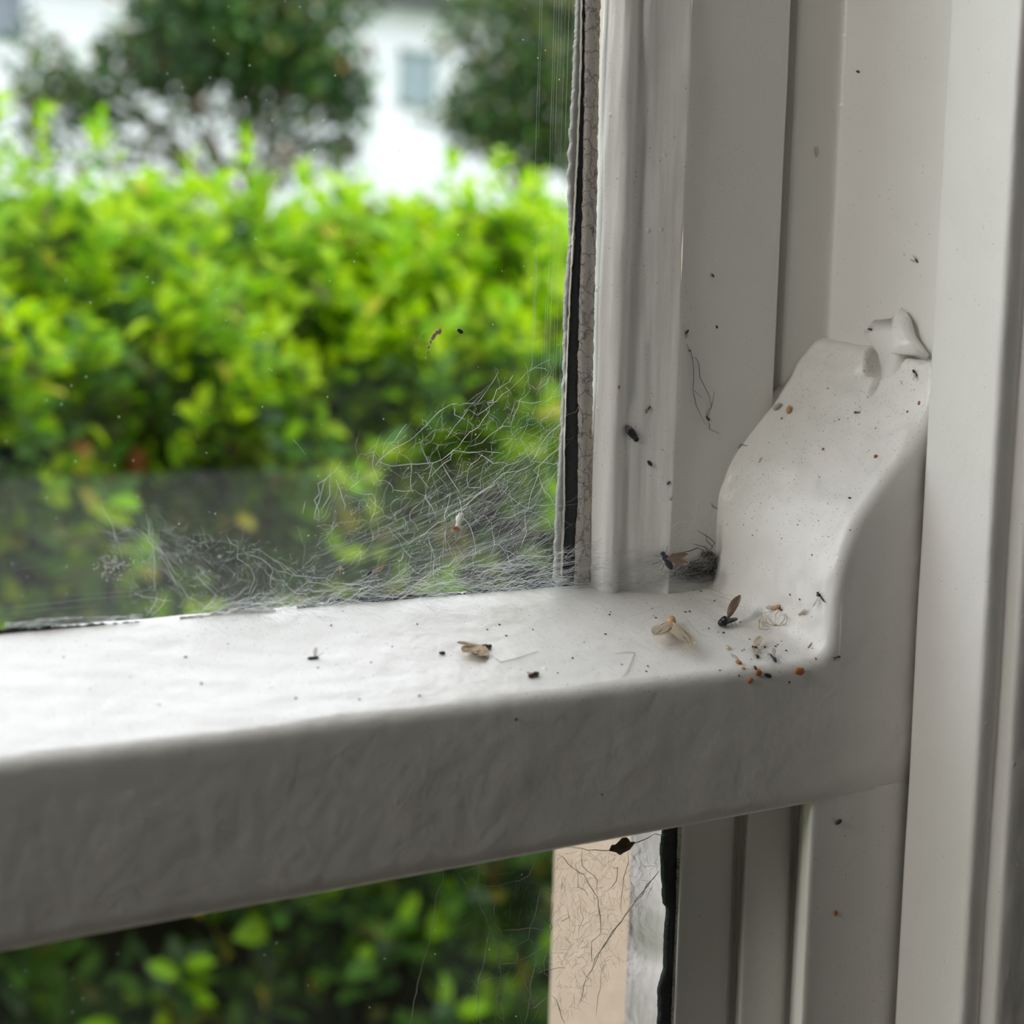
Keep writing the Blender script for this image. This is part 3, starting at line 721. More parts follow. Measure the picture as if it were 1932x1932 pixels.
tag(knot, 'lumpy white paint-covered knot sticking up out of the notched bracket top', 'knot')
BV2 = BVHTree.FromPolygons(kv, kf)

# ------------------------------------------------------------------ dead insects and husks
moth = bug('moth', 'dead moth with mottled tan wings lying on the middle of the white rail top', (908, 1225), (929, 1222), B_brown, wings=((176, 1.2, .42, 12), (-160, 1.35, .80, 6), (-140, 1.25, .75, 4)), wmat=W_moth, fat=.8, leglen=.5)
bug('fly', 'small black fly with one clear raised wing on the left half of the rail top', (591, 1243), (602, 1242), fat=1.0, wings=((60, .9, .35, 35), (-20, .8, .3, 30)), leglen=.6)
bug('fly', 'dark round-bodied fly with pale legs by the front edge, right of the moth', (1006, 1276), (1016, 1273), B_brown, fat=1.3, lmat=B_pale, leglen=1.1, wings=((170, .7, .35, 10),), wmat=W_pale)
bug('crane_fly', 'pale brown crane fly with spread glassy wings left of the black gnat', (1262, 1190), (1266, 1175), B_amber, kind='gnat', fat=1.1, wings=((168, 1.3, .45, 5), (200, 1.5, .55, 5)), wmat=W_pale, lmat=B_amber, leglen=1.6, legr=.03, antennae=True)
bug('fungus_gnat', 'black gnat with a smoky brown wing raised, lying below the bracket', (1373, 1179), (1355, 1184), B_black, kind='gnat', fat=1.5, wings=((-158, .95, .30, 34), (-166, .92, .26, 46)), wmat=W_brown, leglen=.5, antennae=True, legr=.05)
bug('fruit_fly', 'tiny amber fly above the pale spider skin at the foot of the bracket', (1466, 1146), (1474, 1143), B_amber, fat=1.2, wings=((170, 1.0, .4, 8),), wmat=W_clear, leglen=.7)
bug('fruit_fly', 'tiny faded tan fly right of the pale spider skin', (1513, 1158), (1507, 1160), B_pale, fat=1.2, wings=((178, 1.4, .6, 12),), wmat=W_clear, leglen=.8)
bug('winged_ant', 'thin black winged ant at the right edge of the bracket foot', (1551, 1127), (1543, 1117), B_black, kind='gnat', fat=1.0, wings=((100, .8, .22, 15),), leglen=.8)
bug('winged_ant', 'purplish ant with a long clear wing on the rail below the spider skin', (1422, 1227), (1426, 1232), B_brown, kind='gnat', fat=2.0, wings=((150, 2.2, .7, 6),), wmat=W_pale, leglen=.8)
bug('winged_ant', 'small reddish ant with a folded wing just behind the orange husks', (1427, 1240), (1430, 1244), B_brown, kind='gnat', fat=1.8, wings=((170, 1.8, .6, 6),), wmat=W_pale, leglen=.8)
bug('midge', 'thin dark midge with trailing legs on the rail edge right of the orange husks', (1457, 1243), (1463, 1252), B_dusty, kind='gnat', fat=1.0, wings=((160, .9, .25, 10),), leglen=1.2)
bug('midge', 'tiny brown pointed midge near the inner corner at the right end of the rail top', (1528, 1219), (1524, 1223), B_amber, kind='gnat', fat=1.1, wings=((180, .8, .2, 10),), leglen=.5)
bug('midge', 'dark brown midge hanging on the front edge below the bracket corner', (1577, 1240), (1585, 1238), B_brown, kind='gnat', fat=1.0, wings=((190, .7, .25, 8),), leglen=1.0)
bug('mosquito', 'brown mosquito with bent legs high on the flat grey stile', (1296, 626), (1299, 622), B_brown, kind='fly', fat=1.2, leglen=3.4, legr=.03, wings=((200, 1.4, .4, 8),))
bug('beetle', 'large shiny black insect with a pointed grey wing stuck on the bright moulding', (1190, 817), (1201, 831), B_black, kind='beetle', fat=.95, wings=((176, .62, .32, 8), (186, .58, .30, 12)), wmat=W_clear, leglen=.5)
bug('tiny_fly', 'tiny black fly with a straw-coloured wing above the large black insect', (1224, 770), (1227, 767), B_black, fat=1.4, wings=((185, 1.7, .6, 8),), wmat=W_pale, leglen=1.2)
bug('mite', 'tiny orange mite high on the bright moulding', (1167, 731), (1167, 735), B_rust, kind='spider', nlegs=8, fat=1.2, leglen=1.0)
bug('house_fly', 'dusty grey fly with brown wings caught in silk at the foot of the stile', (1257, 1055), (1247, 1038), B_dusty, fat=1.15, wings=((-105, 1.1, .32, 16), (-128, 1.15, .32, 22)), wmat=W_brown, leglen=1.3, legr=.07, lift=1.0)
bug('tiny_fly', 'small black fly near the top right corner of the bracket, under the bead', (1727, 704), (1724, 698), B_black, fat=1.2, wings=((170, .9, .35, 15),), wmat=W_pale, leglen=1.0)
bug('mite', 'tiny red mite on the bracket close to the staff bead', (1734, 760), (1735, 756), B_rust, kind='spider', nlegs=8, fat=1.2, leglen=1.0)
bug('ant', 'small reddish brown ant with a ball of fluff behind it on the upper bracket', (1618, 779), (1612, 779), B_brown, kind='gnat', fat=1.5, leglen=1.8, cat='insect')
bug('tiny_fly', 'tiny dark fly with clear wings on the jamb channel above the knot', (1730, 492), (1733, 496), B_black, fat=1.1, wings=((150, 1.2, .4, 25), (-150, 1.2, .4, 25)), leglen=.8)
bug('white_spider', 'small white fluffy spider husk on the left shoulder of the bracket', (1434, 868), (1438, 862), B_white, cat='spider', kind='spider', nlegs=8, fat=1.1, leglen=2.0, legr=.03)
# on the knot
r_ = ray(1641, 622); kp, kn, _, _ = BV2.ray_cast(Vector((0, 0, 0)), r_)
if kp is None: kp, kn, _, _ = BV2.find_nearest(onX(1641, 622, .394))
if kn.dot(r_) > 0: kn = -kn
xx = Vector((0, 1, .15)); xx = (xx - kn*xx.dot(kn)).normalized(); yy = kn.cross(xx)
bug('knot_spider', 'small dark brown spider with bristly legs on the tip of the painted knot', (0, 1), None, B_brown, cat='spider', kind='spider', nlegs=8, fat=1.0, leglen=1.9, legr=.035, seed=5, half=.0009,
    mat=Matrix(((xx.x, yy.x, kn.x, kp.x), (xx.y, yy.y, kn.y, kp.y), (xx.z, yy.z, kn.z, kp.z), (0, 0, 0, 1))))

def traced(root, name, lines, r, mat, lift=.0003, arch=0.0):
    for ln in lines:
        P = []; n = len(ln)
        for i, (a, b) in enumerate(ln):
            p, nn = surf(a, b); P.append(p + nn*(lift + arch*math.sin(math.pi*i/(n-1) if n > 1 else 0)))
        m = MB().tube(P, r, 4); o = m.build(name, mat, None)
        o.parent = root; o.matrix_parent_inverse = root.matrix_world.inverted()
# the shed spider skin
sk = bug('spider_skin', 'pale straw-coloured shed spider skin with curled legs at the foot of the bracket', (1464, 1181), (1472, 1180), B_pale, cat='spider', kind='spider', nlegs=0, fat=.75)
traced(sk, 'leg', [[(1462,1181),(1470,1162),(1480,1145)], [(1459,1180),(1450,1170),(1447,1160),(1459,1154)], [(1456,1182),(1441,1180),(1436,1166),(1443,1157)], [(1452,1185),(1440,1187),(1432,1175),(1431,1190)],
    [(1454,1187),(1445,1195),(1432,1195),(1431,1177),(1440,1166)], [(1470,1181),(1482,1175),(1488,1164)], [(1472,1182),(1486,1180),(1492,1169),(1486,1158),(1475,1162)], [(1468,1182),(1478,1181),(1485,1168),(1481,1158)]], .00011, B_straw_leg, .0004, .0010)
# long-legged remains on the stile
hv = bug('harvestman', 'dead harvestman, a tiny body with very long bent thread legs, on the grey stile', (1335, 789), (1332, 785), B_brown, cat='spider', kind='spider', nlegs=0, fat=1.1)
traced(hv, 'leg', [[(1333,789),(1336,772),(1339.5,768),(1336,748),(1318,712.5),(1315.6,686),(1312,676),(1306.5,672.7)], [(1335,792),(1336,800),(1335.5,809),(1356,818)], [(1335,786),(1340,765),(1347,739)], [(1336,789),(1343,796)],
    [(1329.7,801),(1310.7,764),(1307,746),(1305.7,735)]], .000095, B_brown, .0003, .0004)
h2 = bug('thread_leg', 'tiny dark fly husk with a long hanging thread leg, just above the harvestman', (1301, 662), (1304, 663), B_brown, cat='insect', nlegs=0, fat=.9)
traced(h2, 'leg', [[(1294.5,650),(1300.7,661),(1304,676),(1305.7,693),(1306.5,712),(1305.7,735),(1324,751)]], .000095, B_brown, .0003, .0003)
# dead spider in the silk corner
ds = bug('dead_spider', 'dark brown dead spider curled in dusty silk between stile and bracket', (1329, 1047), (1317, 1047), B_brown, cat='spider', kind='spider', nlegs=0, fat=1.3, lift=.3)
traced(ds, 'leg', [[(1320,1045),(1326,1037),(1320.7,1030.6),(1304.8,1025.6)], [(1318,1045),(1318,1037),(1305,1031),(1291,1038),(1280,1042)], [(1317,1050),(1308,1054),(1300,1057)], [(1330,1040),(1334,1030),(1322,1018),(1328,1006)], [(1334,1040),(1338,1022),(1326,1012),(1312,1000)], [(1332,1052),(1338,1060),(1326,1066)]], .00014, B_brown, .0009, .0018)
for (a, b), lb in (((1300, 1180), None),): pass
# broken legs lying on the rail
def leg_bit(pts, label, mat=V_dark, r=.00007):
    o = MB().tube(lay(pts, .00025), r, 4).build('insect_leg', mat); tag(o, label, 'insect leg')
leg_bit([(926,1238),(945,1251),(978,1243),(1015,1230)], 'long hair-thin dark insect leg bent like a tick, right of the tan moth')
leg_bit([(1158,1234),(1184,1232),(1197,1233),(1190,1252),(1181,1271),(1172,1278)], 'pale thin hooked insect leg on the rail top, well right of the moth', B_pale, .00008)
leg_bit([(1411,842),(1398,838),(1392,846)], 'short black bent leg sticking out beside the upper left shoulder of the bracket', B_black, .00013)
leg_bit([(1341,950),(1346,957),(1353,960)], 'short black leg tip at the left edge of the bracket', B_black, .00013)

def seed(name, label, c, h, mat, w=.55, cat='husk', hgt=.45, group=None, lump=.25):
    Mx, half = frame(c, h)
    m = MB().ball((0, 0, half*hgt*.9), (half, half*w, half*hgt), 12, 8, lump=lump, seed=c[0]*.1)
    o = m.build(name, mat); o.matrix_world = Mx
    return tag(o, label, cat, group)
for c, h, mt, lb in (((1393,1252),(1398,1255),B_rust,'largest orange-brown husk, with a clear wing beside it, in the litter on the rail edge'),
    ((1402,1262),(1406,1264),B_amber,'small faded amber husk directly under the largest orange one'),
    ((1424,1261),(1426,1265),B_brown,'dark purple-brown husk standing against an orange one on the rail edge'),
    ((1429,1270),(1434,1267),B_rust,'orange husk touching the dark purple one on the rail edge'),
    ((1414,1284),(1418,1280),B_rust,'orange husk hanging lowest, on the front face of the rail'),
    ((1506,1267),(1514,1267),B_rust,'squarish rust husk with a black end, alone on the rail edge nearest the corner'),
    ((1447,1275),(1453,1278),B_black,'black crumb on the edge right of the orange husks'),
    ((1490,776),(1488,783),B_amber,'tan capsule-shaped husk on the upper left edge of the bracket'),
    ((1475,790),(1477,788),B_amber,'tiny tan grain just below the capsule-shaped husk on the bracket'),
    ((1603,940),(1606,940),B_dusty,'grey-black grain on the right slope of the bracket'),
    ((1652,862),(1654,859),B_rust,'tiny rust grain on the upper right slope of the bracket'),
    ((1553,848),(1555,846),B_rust,'tiny rust grain in the middle of the bracket slope'),
    ((1623,792-16),(1624,775),B_dusty,'tiny grey crumb beside the reddish ant on the bracket'),
    ((1712,777),(1713,775),B_dusty,'tiny dark grain on the bracket below the red mite'),
    ((1474,1150),(1477,1151),B_dusty,'round dark grain above the pale spider skin'),
    ((1543,1123),(1545,1122),B_black,'round black grain beside the thin black winged ant'),
    ((1491,1122),(1492,1124),B_black,'black comma-shaped grain on the lower bracket'),
    ((1386,1240),(1380,1235),W_clear,'clear detached wing next to the largest orange husk'),
    ((1372,1224),(1376,1227),B_pale,'pale straw husk left of the litter on the rail'),
    ((834,1234),(840,1234.5),B_dusty,'dark blue-grey oval grain just left of the tan moth'),
    ((973,1357),(976,1356),B_black,'black grain stuck on the upper front face of the rail'),
    ((1135,1499),(1137,1499),B_brown,'small brown grain low on the front face of the rail'),
    ((1575,1722),(1576,1727),B_rust,'red-brown husk on the front of the lower stile'),
    ((1580,1550),(1585,1545),B_dusty,'faint grey chip on the front of the stile below the rail'),
    ((1225,874),(1229,879),B_black,'black splinter-shaped fragment below the large black insect'),
    ((1261,911),(1264,908),B_black,'dark chip on the arris of the stile'),
    ((1265,940),(1269,938),B_pale,'pale papery chip below the dark chip on the arris of the stile'),
    ((1620,135),(1623,136),B_dusty,'small dark chip high on the jamb channel'),
    ((1540,286),(1540,276),M_smear,'small worn oval chip in the paint of the jamb channel edge'),
    ((1344,520),(1346,523),B_brown,'tiny brown husk in the middle of the grey stile'),
    ((1352,617),(1353,620),B_black,'tiny black splinter on the stile right of the mosquito'),
    ((1467,770),(1474,764),M_whitesmear,'crumb of white paint wedged between stile and bracket'),
    ((868,625),(874,628),B_dusty,'grey-brown fleck stuck on the upper glass'),
    ((414,1050),(418,1050),B_white,'round white spot on the lower left of the upper glass'),
    ((1706,1360-880),(1707,482),M_smear,'tiny pale drip of paint on the jamb channel')):
    w_ = .5 if mt is not W_clear else .45
    seed('wing_fragment' if mt is W_clear else ('grain' if 'grain' in lb else 'paint_chip' if 'chip' in lb or 'paint' in lb else 'crumb' if 'crumb' in lb or 'fleck' in lb or 'spot' in lb or 'fragment' in lb or 'splinter' in lb else 'husk'),
         lb, c, h, mt, .75 if mt in (B_rust, B_white) else w_, cat='wing' if mt is W_clear else ('grain' if 'grain' in lb else 'paint chip' if 'chip' in lb or 'paint' in lb else 'debris' if mt not in (B_rust, B_amber) else 'husk'), hgt=.12 if mt in (W_clear, M_smear) or 'glass' in lb else .5)
# grit: countable dark specks
grit = [(558,1318),(678,1320),(791,1313),(600,1260),(246,1278),(955,1200),(1142,1197),(1102,1212),(1080,1242),(1052,1270),(1173,1254),(1222,1257),(1219,1267),(787,1178),(625,1180),(647,1154),(919,1188),(942,1179),(1005,1400-212),
    (1322,1116),(1348,1134),(1337,1186),(1355,1193),(1365,1194),(1293,1155),(1301,1154),(1230,1148),(1237,1166),(1232,1161),(1414,1206),(1404,1226),(1417,1244),(1397,1174),(1509,1124+7),(1467,1217),(1463,1220),(1443,1221),(1474,1210),(1462,1229),(1449,1235),(1483,1228),(1434,1265+10),(1470,1268),(1489,1287),(1394,1262+13),(1539,1243),(1358,1265),
    (1400,1290-62),(1309,1114),(1219,770+5),(1152,1140+15),(120,1240),(170,1300),(350,1240),(430,1215),(380,1290),(300,1330),(700,1250),(740,1220),(1150,1160)]
gm = MB().ball((0, 0, .0001), (.00034, .00024, .00020), 7, 5, lump=.5, seed=3).build('grit', B_black)
first = True
for i, c in enumerate(grit):
    o = gm if i == 0 else gm.copy()
    if i: S.collection.objects.link(o)
    Mx, _ = frame(c, (c[0]+3, c[1]-2)); r = random.Random(i)
    o.matrix_world = Mx @ Matrix.Rotation(r.uniform(0, 3), 4, 'Z') @ Matrix.Scale(r.uniform(.5, 1.15), 4)
    tag(o, 'tiny black speck of grit lying on the white rail top', 'grit', 'specks of grit on the rail top')
gr2 = [(1520,833),(1440,895),(1499,905),(1546,900),(1600,790),(1583,792),(1536,770),(1562,733),(1475,1016),(1420,1180-170),(1403,990),(1428,1000),(1552,1040-28),(1604,1000),(1532,1047),(1384,1062),(1470,1052),(1505,990),(1580,960),(1490,940),(1640,850),(1688,850),(1652,808),(1700,720),(1562,950),(1630,700)]
for i, c in enumerate(gr2):
    o = gm.copy(); S.collection.objects.link(o); Mx, _ = frame(c, (c[0]+2, c[1]-2)); r = random.Random(i+99)
    o.matrix_world = Mx @ Matrix.Rotation(r.uniform(0, 3), 4, 'Z') @ Matrix.Scale(r.uniform(.35, .8), 4)
    tag(o, 'tiny black speck of grit stuck to the curved white bracket', 'grit', 'specks of grit on the bracket')

# ------------------------------------------------------------------ cobwebs
def silk(name, col, see=0.0):
    m = bpy.data.materials.new(name); m.use_nodes = True; t = m.node_tree; t.nodes.clear(); L = t.links.new
    out = N(t, 'ShaderNodeOutputMaterial'); a = N(t, 'ShaderNodeBsdfDiffuse'); a.inputs[0].default_value = (*col, 1); b = N(t, 'ShaderNodeBsdfTranslucent'); b.inputs[0].default_value = (*col, 1)
    ms = N(t, 'ShaderNodeMixShader'); ms.inputs[0].default_value = 0.55; L(a.outputs[0], ms.inputs[1]); L(b.outputs[0], ms.inputs[2]); cur = ms
    if see:
        tr = N(t, 'ShaderNodeBsdfTransparent'); m2 = N(t, 'ShaderNodeMixShader'); m2.inputs[0].default_value = see; L(cur.outputs[0], m2.inputs[1]); L(tr.outputs[0], m2.inputs[2]); cur = m2
    L(cur.outputs[0], out.inputs[0]); return m
M_silk = silk('pale_cobweb_silk', (0.93, 0.94, 0.92))
M_silkf = silk('fine_silk_haze', (0.93, 0.95, 0.95), 0.25)
M_silkg = silk('grey_dusty_silk', (0.55, 0.52, 0.47))
M_silkd = simple('dark_dust_laden_silk', (0.085, 0.085, 0.095), 0.9, 0.1, var=.5, bscale=1500)
def wob(P, amp, seed, sub=4):
    """subdivide and jitter a thread"""
    out = []; r = random.Random(seed)
    for a, b in zip(P, P[1:]):
        n = max(2, int((b-a).length/.0022)); n = min(n, 40)
        for i in range(n):
            out.append(a.lerp(b, i/n))
    out.append(P[-1]); o2 = []
    for i, p in enumerate(out):
        k = 0 if i in (0, len(out)-1) else 1
        o2.append(p + k*amp*Vector((noise.noise(p*500+Vector((seed, 0, 0))), noise.noise(p*400+Vector((0, seed, 0)))*.6, noise.noise(p*500+Vector((0, 0, seed))))))
    return o2
def zoomed(pts, ox, oy, sc): return [(ox+a/sc, oy+b/sc) for a, b in pts]
def inpoly(x, y, P):
    c = False; j = len(P)-1
    for i in range(len(P)):
        if (P[i][1] > y) != (P[j][1] > y) and x < (P[j][0]-P[i][0])*(y-P[i][1])/(P[j][1]-P[i][1])+P[i][0]: c = not c
        j = i
    return c
WB = empty('cobweb', 'large tattered white cobweb stretched over the lower right corner of the upper glass', 'cobweb')
tr = [[(1370,165),(1300,275),(1250,345),(1170,350),(1130,345),(1030,380),(960,460),(920,500),(860,560),(760,610),(690,660),(640,715),(665,690),(750,712),(860,705),(1000,700),(1100,635),(1200,630),(1400,640)],
 [(1460,180),(1440,215),(1380,245),(1340,300),(1350,360),(1240,400),(1200,390),(1120,480),(1060,560)], [(1540,160),(1480,230),(1400,300),(1310,350),(1320,400),(1240,490),(1180,550),(1100,640),(1050,700),(960,790)],
 [(1560,270),(1500,330),(1440,470),(1370,500),(1280,580),(1200,600)], [(640,650),(640,720),(660,790),(740,810),(760,850),(870,870),(960,900),(870,960),(860,1020),(900,1090)], [(385,765),(320,830),(300,920),(315,1040)],
 [(385,765),(380,900),(330,975)], [(420,800),(455,920),(465,980)], [(570,790),(500,860),(640,880),(650,960),(620,1040)], [(1350,800),(1200,930),(1050,1030),(890,1140)], [(1580,700),(1400,770),(1250,880),(1100,1000)], [(1580,740),(1660,890),(1700,940)],
 [(1740,580),(1620,720),(1540,970),(1330,1050)], [(1850,350),(1640,560),(1560,700)], [(1130,880),(1160,1000),(1190,1060),(1240,1180),(1230,1260)], [(1060,900),(1100,880),(1060,1000),(1070,1220)], [(730,1080),(850,1170)],
 [(890,1390),(1080,1290),(1240,1220),(1350,1170),(1500,1250)], [(1100,1330),(1280,1270),(1400,1200),(1440,1290),(1580,1290)], [(830,470),(790,520),(720,600),(690,650)], [(1180,440),(1120,420),(1110,370)], [(1500,550),(1540,640),(1580,700),(1740,690)],
 [(1280,640),(1190,740),(1200,850),(1270,840)], [(900,760),(960,830),(940,900),(1000,1000)], [(1400,860),(1530,965),(1700,935)], [(1530,965),(1540,1100),(1500,1200)], [(700,1000),(660,940),(600,900)], [(1040,700),(1100,790),(1150,880)], [(860,705),(850,800),(870,870)], [(985,700),(960,800)],
 [(1330,1050),(1340,1170),(1300,1290)], [(990,1380),(1000,1250),(960,1130)], [(800,1330),(840,1290),(920,1350)], [(1600,1000),(1660,1030),(1700,1100)], [(1550,160),(1620,140),(1660,155)], [(1480,330),(1560,350),(1640,330)], [(1560,640),(1480,700),(1350,690),(1250,640)]]
m1 = MB(); m2 = MB(); m3 = MB(); rd = random.Random(11)
def dep(px, py): return .4166 - .006*max(0, min(1, (py-850)/250))*rd.random()
nodes = []
for i, ln in enumerate(tr):
    P = [onY(a, b, dep(a, b)) for a, b in zoomed(ln, 500, 650, 3.116)]
    nodes += P
    Q = wob(P, .0011, i*3.1); m1.tube(Q, [.000070*rd.uniform(.5, 1.3) for _ in Q], 3)
    for q in Q[::6]:
        if rd.random() < .8:   # short side threads
            e = q + Vector((rd.uniform(-1, 1), rd.uniform(-.2, .2), rd.uniform(-1, 1)))*rd.uniform(.002, .010)
            m2.tube(wob([q, e], .0014, rd.random()*50), .000030, 3)
        if rd.random() < .25: m1.ball(q, .00011, 5, 4)
poly = [(600,950),(640,890),(700,850),(820,775),(900,760),(960,715),(1050,705),(1060,800),(1060,1085),(900,1105),(650,1122),(560,1080)]
def rp_(P):
    while 1:
        x = rd.uniform(min(a for a, _ in P), max(a for a, _ in P)); y = rd.uniform(min(b for _, b in P), max(b for _, b in P))
        if inpoly(x, y, P): return x, y
pts_ = []
for _ in range(210):
    x, y = rp_(poly); pts_.append(onY(x, y, dep(x, y)))
for i, p in enumerate(pts_):
    nb = sorted(pts_, key=lambda q: (q-p).length)[1:rd.choice((2, 3, 3))]
    for q in nb: m1.tube(wob([p, q], .0018, i+.5), .000032, 3)
for i in range(260):
    x, y = rp_(poly); a = rd.gauss(-.75, .55); l = rd.uniform(12, 70)
    m2.tube(wob([onY(x, y, dep(x, y)), onY(x+l*math.cos(a), min(1110, y+l*math.sin(a)), dep(x, y))], .0016, i*1.7), .000026, 3)
for i in range(85):   # long straight threads running down from the stile
    y0 = rd.uniform(770, 1010); x1 = rd.uniform(560, 960); y1 = rd.uniform(1040, 1108)
    m3.tube([onY(1064, y0, .4150), onY((1064+x1)/2, (y0+y1)/2+6, .4140), onY(x1, y1, .410)], .000020, 3)
for i in range(420):  # dust beads on the threads
    x, y = rp_(poly); m1.ball(onY(x, y, .4168), rd.uniform(.00005, .00012), 5, 4)
m1.build('web_threads', M_silk, WB); m2.build('fine_threads', M_silk, WB); m3.build('guy_threads', M_silkf, WB)
# silk carpet along the foot of the glass
m4 = MB(); m5 = MB()
def crease(px): return 1197 - .0845*px if px < 1110 else 1103.5
for i in range(1500):
    x = rd.uniform(360, 1330) if rd.random() < .75 else rd.uniform(900, 1330); t = rd.random()**1.6; yb = crease(x)
    top = 26 + 34*max(0, min(1, (x-380)/400)) + (22 if 960 < x < 1120 else 0); y = yb + 4 - t*top
    l = rd.uniform(15, 85); a = rd.gauss(-.06, .32)
    d0 = .4164 - .012*rd.random()*(1 if x < 1060 else .2); x2 = min(1345, x+l*math.cos(a)); y2 = y + l*math.sin(a)
    def cl(xx, yy):
        p, n = surf(xx, yy); r = ray(xx, yy); q = onY(xx, yy, d0)
        return p + n*rd.uniform(.0002, .0012) if q.length > p.length-.0002 else q
    (m4 if i % 3 else m5).tube(wob([cl(x, y), cl((x+x2)/2, (y+y2)/2+rd.uniform(-5, 5)), cl(x2, y2)], .0012, i*.37), .000024 if i % 3 else .000042, 3)
m4.build('silk_haze', M_silkf, WB)['kind'] = 'stuff'; m5.build('silk_carpet', M_silk, WB)['kind'] = 'stuff'

W2 = empty('small_cobweb', 'small loose cobweb with roped threads low on the left of the upper glass', 'cobweb')
m1 = MB(); m2 = MB()
for i, ln in enumerate([[(1180,580),(1240,640),(1240,690),(1300,740),(1330,820),(1290,920)], [(1310,650),(1430,700),(1550,780),(1700,810),(1900,850)], [(1300,680),(1440,760),(1540,790),(1780,850)], [(1380,770),(1500,850),(1620,920)], [(1350,690),(1420,760),(1400,840),(1450,880)],
    [(1550,780),(1480,750),(1420,710)], [(780,490),(790,600),(800,720),(810,870)], [(760,470),(780,580),(850,680),(940,800)], [(710,540),(800,620),(880,740),(940,860)], [(520,400),(580,520),(610,620)], [(820,880),(800,950),(760,1000)], [(870,890),(820,960),(790,1000)], [(1030,740),(1100,810),(1060,830)],
    [(1010,760),(1120,900),(1100,950)], [(700,880),(800,910),(900,920)], [(1720,260),(1650,400),(1640,480),(1660,510)], [(1220,940),(1300,900),(1340,830)], [(960,990),(1060,960),(1130,880)], [(1590,400),(1575,470)], [(1525,80),(1590,160)], [(930,830),(980,900),(1060,950)]]):
    Q = wob([onY(a, b, .4162) for a, b in zoomed(ln, 0, 800, 2.76)], .0011, i+60); m1.tube(Q, [.000060*rd.uniform(.5, 1.3) for _ in Q], 3)
pl2 = [(180,1000),(260,985),(420,1000),(600,1085),(640,1120),(300,1160),(240,1160)]
for i in range(190):
    x, y = rp_(pl2); a = rd.gauss(.6, .9); l = rd.uniform(10, 60); m2.tube(wob([onY(x, y, .4164), onY(x+l*math.cos(a), min(crease(x)-3, y+l*math.sin(a)), .4164)], .0012, i), .000022, 3)
for i in range(60):
    x0 = rd.uniform(160, 320); x1 = rd.uniform(280, 480); m2.tube([onY(x0, rd.uniform(950, 1000), .4168), onY(x1, rd.uniform(1080, 1150), .4160)], .000016, 3)
for i in range(230):
    x, y = rp_([(250,1060),(380,1000),(520,1030),(650,1100),(640,1128),(400,1160),(250,1165)]); a = rd.gauss(.2, 1.2); l = rd.uniform(4, 16)
    m1.tube(wob([onY(x, y, .4166), onY(x+l*math.cos(a), min(crease(x)-2, y+l*math.sin(a)), .4166)], .0014, i+.3), rd.uniform(.00002, .00004), 3)
m1.build('web_threads', M_silk, W2); m2.build('fine_threads', M_silkf, W2)

W3 = empty('dusty_cobweb', 'wad of dark dusty silk filling the corner between stile and bracket foot', 'cobweb')
m1 = MB(); m2 = MB()
for i in range(900):
    x = 1345 - abs(rd.gauss(0, 42)); y = 1074 + (x-1345)*-.16 + rd.gauss(0, 8); l = rd.uniform(8, 40); a = rd.gauss(-.35, .5)
    P = lay([(min(1347, x), min(1098, y)), (min(1347, x+l*.5*math.cos(a)), min(1098, y+l*.5*math.sin(a))), (min(1347, x+l*math.cos(a)), min(1098, y+l*math.sin(a)))], rd.uniform(.0002, .0014))
    m1.tube(P, .00003, 3)
for i in range(260):
    x = rd.uniform(1262, 1346); y = rd.uniform(985, 1095); l = rd.uniform(15, 50); a = rd.gauss(-.5, .6)
    P = lay([(x, y), (min(1347, x+l*math.cos(a)), min(1098, y+l*math.sin(a)))], rd.uniform(.001, .003)); m2.tube(wob(P, .001, i), .000022, 3)
for i, ln in enumerate([[(1262,996),(1275,984),(1296,980),(1312,990),(1325,1008)], [(1265,1010),(1285,1000),(1300,985),(1310,930)], [(1286,952),(1310,985)], [(1328,867),(1350,875),(1372,905-20)], [(1250,838),(1265,860),(1300,868)], [(1330,1003),(1340,985)], [(1230,1060),(1260,1075),(1300,1082),(1344,1060)]]):
    m2.tube(wob(lay(ln, .0018), .0006, i), .00005, 3)
m1.build('dust_felt', M_silkd, W3)['kind'] = 'stuff'; m2.build('web_threads', M_silk, W3)
wl = MB(); rr = random.Random(3)
for i in range(26):
    px = 1344 - rr.random()*42; p, n = surf(px, 1075 - (px-1344)*.18*-1 + rr.uniform(-7, 9)); wl.ball(p, (.0013, .0010, .0007), 7, 5, lump=.6, seed=i)
wl.build('dust_clump', M_silkd, W3)

